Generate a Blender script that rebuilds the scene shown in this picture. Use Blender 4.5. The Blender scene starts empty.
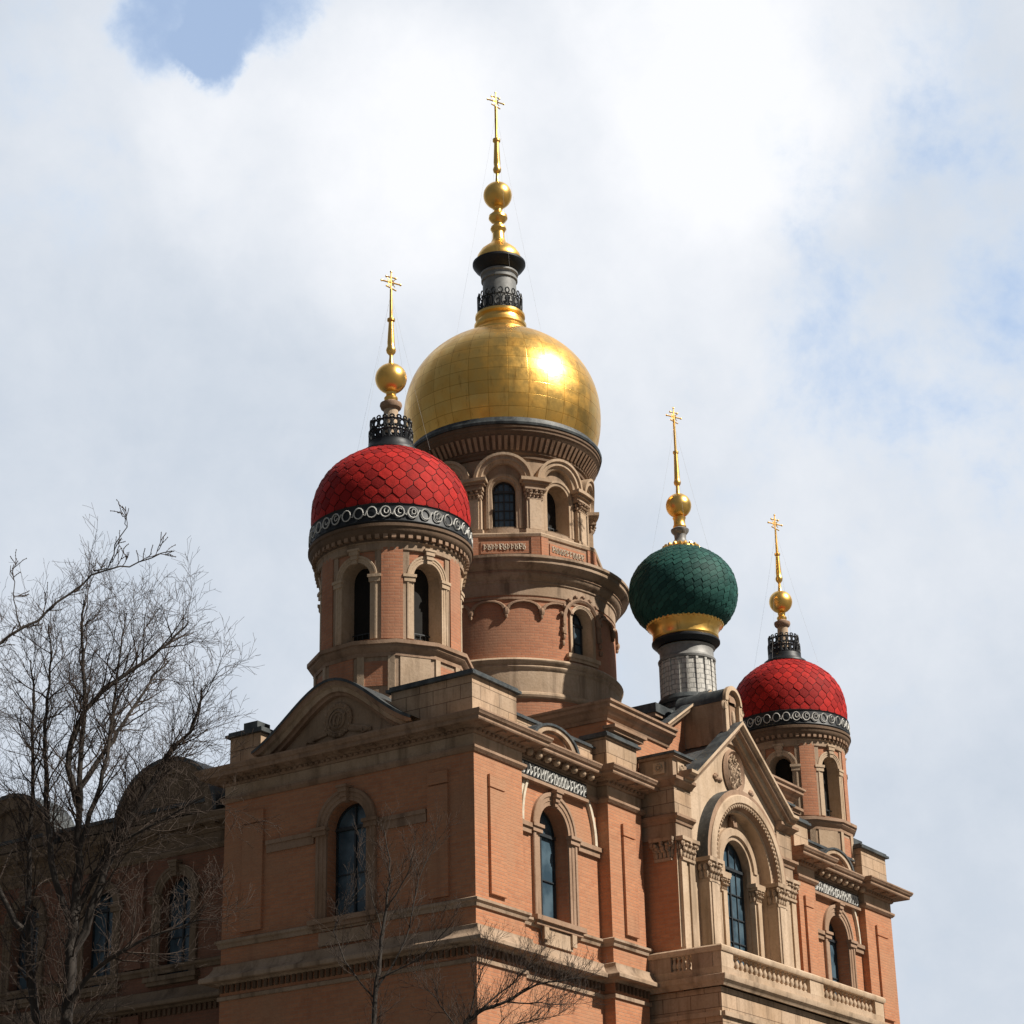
import bpy, math, random
from mathutils import Vector, Matrix
random.seed(11)
PI = math.pi
rad = math.radians
scene = bpy.context.scene
COL = scene.collection

# ------------------------------------------------------------------ camera
F, PITCH, HEAD, ROLL = 2217.6, rad(22.864), rad(33.43), 0.0221
CAM = Vector((-50*math.cos(rad(34.6)), -50*math.sin(rad(34.6)), 1.6))
fw = Vector((math.cos(HEAD)*math.cos(PITCH), math.sin(HEAD)*math.cos(PITCH), math.sin(PITCH)))
rt = Vector((math.sin(HEAD), -math.cos(HEAD), 0))
up = rt.cross(fw)
c_, s_ = math.cos(ROLL), math.sin(ROLL)
rt, up = rt*c_ - up*s_, up*c_ + rt*s_
cam_data = bpy.data.cameras.new('camera')
cam_data.sensor_width = 36
cam_data.lens = F/1024*36
cam_data.clip_end = 5000
cam = bpy.data.objects.new('camera', cam_data)
M = Matrix((rt, up, -fw)).transposed().to_4x4()
M.translation = CAM
cam.matrix_world = M
COL.objects.link(cam)
scene.camera = cam

# ------------------------------------------------------------------ light
SUN_AZ, SUN_EL = rad(-76), rad(44)          # azimuth from +X
sd = Vector((math.cos(SUN_AZ)*math.cos(SUN_EL), math.sin(SUN_AZ)*math.cos(SUN_EL), math.sin(SUN_EL)))
sun_data = bpy.data.lights.new('sun', 'SUN')
sun_data.energy = 4.8
sun_data.angle = rad(0.9)
sun_data.color = (1.0, 0.92, 0.80)
sun = bpy.data.objects.new('sun', sun_data)
sun.rotation_euler = sd.to_track_quat('Z', 'Y').to_euler()
sun.location = (0, 0, 80)
COL.objects.link(sun)

world = bpy.data.worlds.new('World')
scene.world = world
world.use_nodes = True
vs = scene.view_settings
vs.view_transform = 'Standard'
vs.look = 'None'
vs.exposure = 0.40
vs.gamma = 1


class NT:
    """small helper to wire shader nodes"""
    def __init__(self, nt):
        self.nt = nt
        nt.nodes.clear()

    def n(self, typ, **kw):
        nd = self.nt.nodes.new(typ)
        for k, v in kw.items():
            if k == 'ins':
                for a, b in v.items():
                    s = nd.inputs[a]
                    if isinstance(b, bpy.types.NodeSocket):
                        self.nt.links.new(b, s)
                    else:
                        s.default_value = b
            else:
                setattr(nd, k, v)
        return nd

    def math(self, op, a, b=0.0, c=0.0, clamp=False):
        nd = self.n('ShaderNodeMath', operation=op, use_clamp=clamp)
        for i, v in enumerate((a, b, c)):
            if isinstance(v, bpy.types.NodeSocket):
                self.nt.links.new(v, nd.inputs[i])
            else:
                nd.inputs[i].default_value = v
        return nd.outputs[0]

    def mix(self, f, a, b, mode='MIX'):
        nd = self.n('ShaderNodeMix', data_type='RGBA', blend_type=mode)
        for i, v in ((0, f), (6, a), (7, b)):
            if isinstance(v, bpy.types.NodeSocket):
                self.nt.links.new(v, nd.inputs[i])
            else:
                nd.inputs[i].default_value = v if i == 0 else (*v, 1)[:4]
        return nd.outputs[2]

    def noise(self, vec, scale, detail=4, rough=.5, dist=0.0):
        nd = self.n('ShaderNodeTexNoise', ins={'Scale': scale, 'Detail': detail, 'Roughness': rough, 'Distortion': dist})
        if vec is not None:
            self.nt.links.new(vec, nd.inputs['Vector'])
        return nd.outputs['Fac']

    def ramp(self, f, lo, hi, a=0.0, b=1.0, smooth=True):
        nd = self.n('ShaderNodeMapRange', interpolation_type='SMOOTHSTEP' if smooth else 'LINEAR',
                    ins={'From Min': lo, 'From Max': hi, 'To Min': a, 'To Max': b})
        self.nt.links.new(f, nd.inputs['Value'])
        return nd.outputs[0]


def build_world():
    w = NT(world.node_tree)
    sky = w.n('ShaderNodeTexSky', sky_type='NISHITA', sun_disc=False, sun_elevation=SUN_EL,
              sun_rotation=PI/2 - SUN_AZ, air_density=1.0, dust_density=0.6, ozone_density=3.5)
    bg_sky = w.n('ShaderNodeBackground', ins={'Color': sky.outputs[0], 'Strength': 0.15})
    tc = w.n('ShaderNodeTexCoord')
    d = tc.outputs['Generated']
    warp = w.n('ShaderNodeTexNoise', ins={'Vector': d, 'Scale': 9.0, 'Detail': 9, 'Roughness': .62})
    wv = w.n('ShaderNodeVectorMath', operation='MULTIPLY_ADD',
             ins={0: warp.outputs['Color'], 1: (.085, .085, .085), 2: d})
    wsub = w.n('ShaderNodeVectorMath', operation='SUBTRACT', ins={0: wv.outputs[0], 1: (.0425, .0425, .0425)})
    dn = w.n('ShaderNodeVectorMath', operation='NORMALIZE', ins={0: wsub.outputs[0]}).outputs[0]

    def blob(dirv, ang, weight):
        v = Vector(dirv).normalized()
        dot = w.n('ShaderNodeVectorMath', operation='DOT_PRODUCT', ins={0: dn, 1: v}).outputs['Value']
        return w.ramp(dot, math.cos(rad(ang)), 1.0, 0.0, weight)

    n1 = w.noise(d, 5.5, 9, .58, .35)
    n2 = w.noise(d, 17.0, 9, .62, .2)
    n3 = w.noise(d, 46.0, 8, .62, .1)
    dens = w.math('ADD', w.math('MULTIPLY', n1, .9), w.math('MULTIPLY', n2, .58))
    dens = w.math('ADD', dens, w.math('MULTIPLY', n3, .24))
    dens = w.math('ADD', dens, -.06)
    for dirv, ang, wt in CLOUD_HOLES:
        dens = w.math('SUBTRACT', dens, blob(dirv, ang, wt))
    cover = w.ramp(dens, .34, .66, .45, 1.0)
    bright = w.math('ADD', w.math('MULTIPLY', w.noise(d, 4.2, 6, .5, .3), .34), .06)
    bright = w.math('ADD', bright, w.math('MULTIPLY', w.math('SUBTRACT', n2, .5), .55))
    bright = w.math('ADD', bright, w.math('MULTIPLY', w.math('SUBTRACT', n3, .5), .16))
    for dirv, ang, wt in CLOUD_LIGHTS:
        bright = w.math('ADD', bright, blob(dirv, ang, wt))
    ccol = w.mix(w.ramp(bright, .0, 1.0, smooth=False), (.43, .485, .56), (.74, .75, .775))
    ccol = w.mix(w.ramp(dens, .36, .74), (.50, .60, .74), ccol)      # thin cloud lets the blue through
    # the bank beyond the cathedral is bright, the unseen rest is dimmed to deepen the shade on the walls
    hd = Vector((math.cos(HEAD)*.87, math.sin(HEAD)*.87, .49)).normalized()
    dot = w.n('ShaderNodeVectorMath', operation='DOT_PRODUCT', ins={0: d, 1: hd}).outputs['Value']
    bank = w.ramp(dot, math.cos(rad(62)), math.cos(rad(20)), .18, 1.0)
    bg_cloud = w.n('ShaderNodeBackground', ins={'Color': ccol, 'Strength': bank})
    mix = w.n('ShaderNodeMixShader', ins={0: cover, 1: bg_sky.outputs[0], 2: bg_cloud.outputs[0]})
    out = w.n('ShaderNodeOutputWorld')
    w.nt.links.new(mix.outputs[0], out.inputs[0])


# directions in the sky (east-north-up) of the gaps and of the sunlit cloud banks
CLOUD_HOLES = [((0.590, 0.562, 0.580), 2.2, .34), ((0.609, 0.548, 0.574), 1.5, .30), ((0.617, 0.552, 0.561), 1.1, .24), ((0.623, 0.520, 0.586), 1.8, .34),
               ((0.825, 0.335, 0.47), 6.5, .08), ((0.80, 0.27, 0.55), 3.5, .10), ((0.83, 0.39, 0.41), 5, .06)]
CLOUD_LIGHTS = [((0.736, 0.445, 0.519), 8.5, .50), ((0.752, 0.36, 0.558), 5.5, .42), ((0.66, 0.53, 0.53), 6, .40),
                ((0.84, 0.36, 0.37), 7, .24), ((0.60, 0.60, 0.53), 5, .22)]
build_world()

# ------------------------------------------------------------------ materials
MATS = {}


def surface(name, build):
    m = bpy.data.materials.new(name)
    m.use_nodes = True
    t = NT(m.node_tree)
    b = t.n('ShaderNodeBsdfPrincipled')
    o = t.n('ShaderNodeOutputMaterial')
    t.nt.links.new(b.outputs[0], o.inputs[0])
    build(t, b)
    MATS[name] = m
    return m


def L(t, a, b):
    t.nt.links.new(a, b)


def bump(t, b, h, strength=.3, dist=.02):
    nd = t.n('ShaderNodeBump', ins={'Height': h, 'Strength': strength, 'Distance': dist})
    L(t, nd.outputs[0], b.inputs['Normal'])


def stretched(t, sx, sy, sz):
    g = t.n('ShaderNodeNewGeometry')
    mp = t.n('ShaderNodeMapping', ins={'Vector': g.outputs['Position'], 'Scale': (sx, sy, sz)})
    return mp.outputs[0], g.outputs['Position']


def make_brick(name, c1, c2, mortar):
    def f(t, b):
        uv = t.n('ShaderNodeUVMap', uv_map='UV').outputs[0]
        br = t.n('ShaderNodeTexBrick', offset=.5, ins={'Vector': uv, 'Color1': (*c1, 1), 'Color2': (*c2, 1),
                 'Mortar': (*mortar, 1), 'Scale': 1.0, 'Brick Width': .27, 'Row Height': .085, 'Mortar Size': .010,
                 'Mortar Smooth': .3, 'Bias': -.1})
        st, pos = stretched(t, 1.6, 1.6, .22)
        streak = t.noise(st, 1.0, 6, .6)
        big = t.noise(pos, .55, 5, .6)
        fine = t.noise(pos, 9, 4, .7)
        col = t.mix(t.ramp(big, .38, .72), br.outputs['Color'], (c1[0]*.80, c1[1]*.98, c1[2]*1.12))
        patch = t.noise(pos, 1.9, 7, .68, .6)
        col = t.mix(t.ramp(patch, .54, .70, 0, .42), col, (c1[0]*.60, c1[1]*.58, c1[2]*.62))
        col = t.mix(t.ramp(patch, .30, .42, .30, 0), col, (c1[0]*1.02, c1[1]*1.28, c1[2]*1.5))
        col = t.mix(t.ramp(streak, .52, .76, 0, .5), col, (c1[0]*.42, c1[1]*.42, c1[2]*.5))
        col = t.mix(t.ramp(fine, .3, .75, 0, .35), col, (c1[0]*.70, c1[1]*.64, c1[2]*.62))
        L(t, col, b.inputs['Base Color'])
        b.inputs['Roughness'].default_value = .88
        b.inputs['Specular IOR Level'].default_value = .25
        h = t.math('ADD', t.math('MULTIPLY', br.outputs['Fac'], -1.0), t.math('MULTIPLY', fine, .8))
        bump(t, b, h, .55, .012)
    return surface(name, f)


def make_stone(name, c, dark=.5, blocks=None, soot=.5):
    def f(t, b):
        st, pos = stretched(t, 2.2, 2.2, .3)
        streak = t.noise(st, 1.0, 6, .65)
        big = t.noise(pos, .8, 5, .6)
        fine = t.noise(pos, 14, 5, .7)
        col = t.mix(t.ramp(big, .35, .7), c, (c[0]*.80, c[1]*.76, c[2]*.70))
        col = t.mix(t.ramp(streak, .47, .72, 0, soot), col, (c[0]*dark*.6, c[1]*dark*.56, c[2]*dark*.52))
        col = t.mix(t.ramp(fine, .42, .75, 0, .45), col, (c[0]*.55, c[1]*.50, c[2]*.45))
        h = fine
        if blocks:
            uv = t.n('ShaderNodeUVMap', uv_map='UV').outputs[0]
            br = t.n('ShaderNodeTexBrick', offset=.5, ins={'Vector': uv, 'Color1': (.90, .90, .90, 1), 'Color2': (1.06, 1.0, .94, 1),
                     'Mortar': (.45, .42, .40, 1), 'Scale': 1.0, 'Brick Width': blocks[0], 'Row Height': blocks[1],
                     'Mortar Size': .012, 'Mortar Smooth': .3})
            col = t.mix(1.0, col, br.outputs['Color'], 'MULTIPLY')
            h = t.math('SUBTRACT', fine, br.outputs['Fac'])
        L(t, col, b.inputs['Base Color'])
        b.inputs['Roughness'].default_value = .85
        b.inputs['Specular IOR Level'].default_value = .25
        bump(t, b, h, .45, .02)
    return surface(name, f)


BRICK = make_brick('orange_brick', (.52, .235, .125), (.42, .175, .093), (.40, .245, .165))
BRICK2 = make_brick('tower_brick', (.49, .22, .125), (.40, .17, .098), (.38, .225, .155))
WINGBRICK = make_brick('shaded_wing_brick', (.26, .12, .075), (.19, .085, .055), (.19, .12, .085))  # base colour darkened to paint in the wing's deep shade
WINGSTONE = make_stone('shaded_wing_stone', (.24, .18, .13), soot=.8)  # trim darkened with the wing brick, shade put into its colour
STONE = make_stone('sandstone', (.49, .372, .272), soot=.75)
STONED = make_stone('weathered_stone', (.41, .305, .225), soot=.85)
STONEP = make_stone('pale_stone', (.57, .44, .325), soot=.6)
ASHLAR = make_stone('ashlar_blocks', (.50, .38, .28), blocks=(.8, .36), soot=.7)
BROWN = make_stone('brown_moulding', (.37, .25, .178), soot=.7)

UMBER = make_stone('dark_umber_ledge_shadow', (.17, .115, .08), soot=.5)


def lead_f(t, b):
    st, pos = stretched(t, 3, 3, .6)
    n = t.noise(st, 1, 5, .6)
    f = t.noise(pos, 11, 4, .65)
    col = t.mix(t.ramp(n, .35, .7), (.030, .037, .043), (.085, .098, .105))
    col = t.mix(t.ramp(f, .5, .8, 0, .6), col, (.15, .155, .15))
    L(t, col, b.inputs['Base Color'])
    b.inputs['Metallic'].default_value = .15
    b.inputs['Roughness'].default_value = .55
    bump(t, b, f, .3, .02)


LEAD = surface('dark_lead', lead_f)


def slate_f(t, b):
    uv = t.n('ShaderNodeUVMap', uv_map='UV').outputs[0]
    br = t.n('ShaderNodeTexBrick', offset=.5, ins={'Vector': uv, 'Color1': (.055, .066, .078, 1), 'Color2': (.085, .096, .105, 1),
             'Mortar': (.02, .024, .028, 1), 'Scale': 1.0, 'Brick Width': .26, 'Row Height': .17, 'Mortar Size': .014})
    g = t.n('ShaderNodeNewGeometry')
    f = t.noise(g.outputs['Position'], 5, 5, .65)
    col = t.mix(t.ramp(f, .4, .75, 0, .6), br.outputs['Color'], (.12, .125, .12))
    L(t, col, b.inputs['Base Color'])
    b.inputs['Roughness'].default_value = .6
    bump(t, b, t.math('SUBTRACT', f, br.outputs['Fac']), .5, .02)


SLATE = surface('slate_tiles', slate_f)


def gold_f(panel):
    def f(t, b):
        g = t.n('ShaderNodeNewGeometry')
        pos = g.outputs['Position']
        n = t.noise(pos, 2.2, 5, .6)
        fine = t.noise(pos, 22, 3, .6)
        st, _ = stretched(t, 5, 5, .9)
        streak = t.noise(st, 1, 5, .65)
        col = t.mix(t.ramp(n, .3, .7), (1.0, .645, .20), (.95, .56, .145))
        col = t.mix(t.ramp(streak, .55, .78, 0, .75), col, (.42, .21, .05))
        r = t.ramp(n, .3, .75, .29, .43)
        h = t.math('MULTIPLY', n, .6)
        if panel:
            uv = t.n('ShaderNodeUVMap', uv_map='UV').outputs[0]
            br = t.n('ShaderNodeTexBrick', offset=0.0, ins={'Vector': uv, 'Color1': (1, 1, 1, 1), 'Color2': (.80, .77, .70, 1),
                     'Mortar': (.52, .44, .30, 1), 'Scale': 1.0, 'Brick Width': .62, 'Row Height': .42, 'Mortar Size': .009,
                     'Mortar Smooth': .2})
            col = t.mix(1.0, col, br.outputs['Color'], 'MULTIPLY')
            cell = t.n('ShaderNodeSeparateColor', ins={0: br.outputs['Color']}).outputs[0]
            h = t.math('ADD', h, t.math('MULTIPLY', cell, .35))
        L(t, col, b.inputs['Base Color'])
        L(t, r, b.inputs['Roughness'])
        b.inputs['Metallic'].default_value = 1.0
        bump(t, b, t.math('ADD', h, t.math('MULTIPLY', fine, .05)), .22, .06)
    return f


GOLDP = surface('gilded_sheets', gold_f(True))
GOLD = surface('gilding', gold_f(False))


def tile_f(c1, c2, rough):
    def f(t, b):
        g = t.n('ShaderNodeNewGeometry')
        rnd = g.outputs['Random Per Island']
        pos = g.outputs['Position']
        n = t.noise(pos, 7, 5, .7)
        st, _ = stretched(t, 4, 4, .7)
        streak = t.noise(st, 1, 4, .6)
        col = t.mix(rnd, c1, c2)
        col = t.mix(t.ramp(n, .45, .78, 0, .6), col, (c1[0]*.42, c1[1]*.42, c1[2]*.42))
        col = t.mix(t.ramp(streak, .50, .74, 0, .55), col, (c1[0]*.35, c1[1]*.4, c1[2]*.4))
        L(t, col, b.inputs['Base Color'])
        b.inputs['Roughness'].default_value = rough
        b.inputs['Specular IOR Level'].default_value = .2
        bump(t, b, n, .5, .03)
    return f


RED = surface('red_scales', tile_f((.47, .020, .016), (.22, .008, .008), .74))
GREEN = surface('green_scales', tile_f((.026, .108, .092), (.010, .055, .050), .66))


def plain(name, c, rough=.6, metal=0.0, var=.35, spec=.4):
    def f(t, b):
        g = t.n('ShaderNodeNewGeometry')
        n = t.noise(g.outputs['Position'], 6, 5, .65)
        col = t.mix(t.ramp(n, .3, .75), c, tuple(x*(1-var) for x in c))
        L(t, col, b.inputs['Base Color'])
        b.inputs['Roughness'].default_value = rough
        b.inputs['Metallic'].default_value = metal
        b.inputs['Specular IOR Level'].default_value = spec
        bump(t, b, n, .2, .02)
    return surface(name, f)


UNDER_RED = plain('dark_red_underlay', (.035, .004, .004), .8)
UNDER_GREEN = plain('dark_green_underlay', (.006, .02, .018), .8)
IRON = plain('black_iron', (.018, .022, .028), .5, .2)
WHITE = plain('white_scrollwork', (.62, .62, .60), .6)
CREAM = plain('cream_plaster_relief', (.66, .58, .46), .7)
GREY = plain('grey_zinc', (.27, .27, .265), .55, .2)
SLATEGREY = plain('slate_grey_metal', (.25, .258, .262), .55, .1)
WIRE = plain('pale_wire', (.5, .5, .5), .5)
DARKIN = plain('dark_interior', (.012, .011, .010), .9)
BARK = plain('bark', (.048, .040, .035), .9)
TWIG = plain('twig_bark', (.062, .044, .035), .9)


def zinc_f(t, b):
    uv = t.n('ShaderNodeUVMap', uv_map='UV').outputs[0]
    br = t.n('ShaderNodeTexBrick', offset=.5, ins={'Vector': uv, 'Color1': (.64, .62, .58, 1), 'Color2': (.50, .49, .47, 1),
             'Mortar': (.26, .26, .25, 1), 'Scale': 1.0, 'Brick Width': .22, 'Row Height': .15, 'Mortar Size': .016})
    g = t.n('ShaderNodeNewGeometry')
    f = t.noise(g.outputs['Position'], 7, 5, .65)
    col = t.mix(t.ramp(f, .4, .75, 0, .6), br.outputs['Color'], (.40, .39, .36))
    L(t, col, b.inputs['Base Color'])
    b.inputs['Roughness'].default_value = .6
    bump(t, b, t.math('SUBTRACT', f, br.outputs['Fac']), .5, .02)


SHINGLE = surface('grey_shingles', zinc_f)


def glass_f(t, b):
    g = t.n('ShaderNodeNewGeometry')
    pos = g.outputs['Position']
    n = t.noise(pos, 1.7, 3, .5)
    col = t.mix(t.ramp(n, .35, .65), (.036, .066, .094), (.085, .135, .175))
    L(t, col, b.inputs['Base Color'])
    b.inputs['Roughness'].default_value = .16
    b.inputs['Specular IOR Level'].default_value = .55
    bump(t, b, t.noise(pos, 1.3, 2, .5), .12, .1)


GLASS = surface('dark_window_glass', glass_f)
BLUEGLASS = plain('blue_leaded_glass', (.075, .135, .20), .25, 0, .3, .5)
FRAME = plain('dark_window_frame', (.035, .042, .05), .5)


def ground_f(t, b):
    g = t.n('ShaderNodeNewGeometry')
    pos = g.outputs['Position']
    n = t.noise(pos, .35, 6, .6)
    f = t.noise(pos, 9, 4, .7)
    col = t.mix(t.ramp(n, .4, .65), (.085, .08, .075), (.055, .06, .05))
    col = t.mix(t.ramp(f, .4, .7, 0, .5), col, (.12, .115, .105))
    L(t, col, b.inputs['Base Color'])
    b.inputs['Roughness'].default_value = .9
    bump(t, b, f, .3, .02)


GROUND = surface('grey_paving', ground_f)


# ------------------------------------------------------------------ mesh helpers
class MB:
    def __init__(self):
        self.v, self.f, self.m, self.uv = [], [], [], []
        self.key = {}
        self.mats = []
        self.sm = []
        self.curved = False

    def begin(self, curved):
        self.key = {}
        self.curved = curved

    def vid(self, p):
        k = (round(p[0], 4), round(p[1], 4), round(p[2], 4))
        i = self.key.get(k)
        if i is None:
            i = len(self.v)
            self.key[k] = i
            self.v.append((p[0], p[1], p[2]))
        return i

    def face(self, pts, mat, uv=None):
        if mat not in self.mats:
            self.mats.append(mat)
        ids, us = [], []
        for j, p in enumerate(pts):
            i = self.vid(p)
            if i in ids:
                continue
            ids.append(i)
            us.append(uv[j] if uv else None)
        if len(ids) < 3:
            return
        self.f.append(ids)
        self.sm.append(self.curved)
        self.m.append(self.mats.index(mat))
        self.uv.append(us if uv else None)

    def build(self, name, parent=None, sharp=32):
        me = bpy.data.meshes.new(name)
        me.from_pydata(self.v, [], self.f)
        for m in self.mats:
            me.materials.append(m)
        me.polygons.foreach_set('material_index', self.m)
        lay = me.uv_layers.new(name='UV')
        data = [0.0]*(2*len(me.loops))
        for p, us in zip(me.polygons, self.uv):
            if us:
                for li, u in zip(p.loop_indices, us):
                    data[2*li], data[2*li+1] = u
            else:
                n = p.normal
                if abs(n.z) > .93:
                    ax, ay = Vector((1, 0, 0)), Vector((0, 1, 0))
                else:
                    ax = Vector((-n.y, n.x, 0)).normalized()
                    ay = n.cross(ax)
                for li, vi in zip(p.loop_indices, p.vertices):
                    co = me.vertices[vi].co
                    data[2*li], data[2*li+1] = ax.dot(co), ay.dot(co)
        lay.data.foreach_set('uv', data)
        me.polygons.foreach_set('use_smooth', self.sm)
        me.update()
        me.set_sharp_from_angle(angle=rad(sharp))
        o = bpy.data.objects.new(name, me)
        COL.objects.link(o)
        if parent is not None:
            o.parent = parent
        return o



def curved(fn):
    """surfaces made by fn are shaded smooth and share no vertices with their neighbours"""
    def g(mb, *a, **k):
        outer = mb.curved
        if not outer:
            mb.begin(True)
        r = fn(mb, *a, **k)
        if not outer:
            mb.begin(False)
        return r
    return g


class Flat:
    """u to the right seen from outside, w up, d outward"""
    def __init__(self, origin, uaxis):
        self.o = Vector(origin)
        self.u = Vector(uaxis)
        self.d = self.u.cross(Vector((0, 0, 1)))
        self.step = 1e9

    def __call__(self, u, w, d):
        p = self.o + self.u*u + self.d*d
        return (p.x, p.y, p.z + w)


class Cyl:
    def __init__(self, cx, cy, R, a0=0.0):
        self.cx, self.cy, self.R, self.a0 = cx, cy, R, a0
        self.step = R*rad(5)

    def __call__(self, u, w, d):
        a = self.a0 + u/self.R
        return (self.cx + (self.R+d)*math.cos(a), self.cy + (self.R+d)*math.sin(a), w)


def splits(m, a, b):
    n = max(1, math.ceil(abs(b-a)/m.step - 1e-6))
    return [a + (b-a)*i/n for i in range(n+1)]


def strip(mb, m, us, lo, hi, d, mat):
    """vertical sheet between curves lo(u), hi(u)"""
    for a, b in zip(us, us[1:]):
        q = [(a, lo(a)), (b, lo(b)), (b, hi(b)), (a, hi(a))]
        mb.face([m(u, w, d) for u, w in q], mat, q)


def sheet(mb, m, u0, u1, w0, w1, d, mat):
    strip(mb, m, splits(m, u0, u1), lambda u: w0, lambda u: w1, d, mat)


def lbox(mb, m, u0, u1, w0, w1, d0, d1, mat):
    mb.begin(isinstance(m, Cyl) and u1-u0 > m.step)
    _lbox(mb, m, u0, u1, w0, w1, d0, d1, mat)
    mb.begin(False)


def _lbox(mb, m, u0, u1, w0, w1, d0, d1, mat):
    us = splits(m, u0, u1)
    for a, b in zip(us, us[1:]):
        q = [(a, w0), (b, w0), (b, w1), (a, w1)]
        mb.face([m(u, w, d1) for u, w in q], mat, q)
        mb.face([m(u, w, d0) for u, w in reversed(q)], mat, list(reversed(q)))
        mb.face([m(a, w1, d1), m(b, w1, d1), m(b, w1, d0), m(a, w1, d0)], mat)
        mb.face([m(a, w0, d0), m(b, w0, d0), m(b, w0, d1), m(a, w0, d1)], mat)
    for u, fl in ((u0, 0), (u1, 1)):
        q = [m(u, w0, d0), m(u, w0, d1), m(u, w1, d1), m(u, w1, d0)]
        mb.face(q[::-1] if fl else q, mat)


WORLDMAP = Flat((0, 0, 0), (1, 0, 0))


def box(mb, x0, x1, y0, y1, z0, z1, mat):
    lbox(mb, WORLDMAP, x0, x1, z0, z1, -y1, -y0, mat)


def arch_pts(hw, sill, spring, n=18, R=None):
    """opening outline from bottom-left, over the arch, to bottom-right (du, w, normal)"""
    pts = [(-hw, sill, (-1, 0))]
    for i in range(n+1):
        a = PI - PI*i/n
        pts.append((hw*math.cos(a), spring + hw*math.sin(a), (math.cos(a), math.sin(a))))
    pts.append((hw, sill, (1, 0)))
    return pts


def arch_wall(mb, m, *a):
    mb.begin(isinstance(m, Cyl))
    _arch_wall(mb, m, *a)
    mb.begin(False)


def _arch_wall(mb, m, u0, u1, w0, w1, ops, d, mat):
    """wall sheet with arched openings (uc, hw, sill, spring)"""
    cur = u0
    for uc, hw, sill, spring in sorted(ops):
        sheet(mb, m, cur, uc-hw, w0, w1, d, mat)
        us = splits(m, uc-hw, uc+hw)
        if len(us) < 3:
            us = [uc-hw, uc, uc+hw]
        strip(mb, m, us, lambda u: w0, lambda u: sill, d, mat)
        au = [uc - hw*math.cos(PI*i/18) for i in range(19)]
        strip(mb, m, au, lambda u: spring + math.sqrt(max(0, hw*hw-(u-uc)**2)), lambda u: w1, d, mat)
        cur = uc+hw
    sheet(mb, m, cur, u1, w0, w1, d, mat)


@curved
def arch_sweep(mb, m, uc, hw, sill, spring, prof, mat, n=18, closed=False):
    """sweep a profile [(offset outward from opening, depth)] along the opening outline"""
    pts = arch_pts(hw, sill, spring, n)
    if closed:
        pts = arch_pts(hw, spring, spring, 2*n)
    seq = list(zip(prof, prof[1:]))
    for (a, b) in zip(pts, pts[1:]):
        for (o0, d0), (o1, d1) in seq:
            def P(q, o, d):
                return m(uc + q[0] + q[2][0]*o, q[1] + q[2][1]*o, d)
            mb.face([P(a, o0, d0), P(b, o0, d0), P(b, o1, d1), P(a, o1, d1)][::-1], mat)
    for q, fl in ((pts[0], 0), (pts[-1], 1)):
        pp = [m(uc + q[0] + q[2][0]*o, q[1], d) for o, d in prof]
        if len(pp) > 2:
            mb.face(pp if fl else pp[::-1], mat)


def arch_fill(mb, m, uc, hw, sill, spring, d, mat, n=18):
    us = [uc - hw*math.cos(PI*i/n) for i in range(n+1)]
    strip(mb, m, us, lambda u: sill, lambda u: spring + math.sqrt(max(0, hw*hw-(u-uc)**2)), d, mat)


def make_window(parent, m, uc, hw, sill, spring, depth, d0=0.0, bars=True, dark=False, reveal=None, style=1, pane=None):
    """window mesh: reveal, glass and glazing bars"""
    mb = MB()
    rv = reveal or STONE
    arch_sweep(mb, m, uc, hw, sill, spring, [(0, d0), (0, d0-depth)], rv)
    lbox(mb, m, uc-hw, uc+hw, sill-.03, sill, d0-depth, d0, rv)
    g = d0-depth+.02
    arch_fill(mb, m, uc, hw, sill, spring, g, DARKIN if dark else (pane or GLASS))
    if bars:
        t = .05
        arch_sweep(mb, m, uc, hw-.06, sill, spring, [(.06, g+.03), (0, g+.06), (0, g)], FRAME)
        lbox(mb, m, uc-hw+.02, uc+hw-.02, spring-.03, spring+.05, g, g+.08, FRAME)
        lbox(mb, m, uc-t/2, uc+t/2, sill, spring, g, g+.05, FRAME)
        lbox(mb, m, uc-t/2, uc+t/2, spring, spring+hw-.03, g, g+.045, FRAME)
        k = 2 if style == 1 else 4
        for i in range(1, k):
            w = sill + (spring-sill)*i/k
            lbox(mb, m, uc-hw+.02, uc+hw-.02, w-.014, w+.014, g, g+.035, FRAME)
        if style == 2:
            for s in (-1, 1):
                lbox(mb, m, uc+s*hw*.5-.012, uc+s*hw*.5+.012, sill, spring+hw*.7, g, g+.03, FRAME)
    elif dark:
        for s in (-.5, .0, .5):
            lbox(mb, m, uc+s*hw-.01, uc+s*hw+.01, sill, sill+.32, g+.04, g+.06, FRAME)
        lbox(mb, m, uc-hw, uc+hw, sill+.3, sill+.33, g+.04, g+.06, FRAME)
    return mb.build('window', parent)


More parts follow.
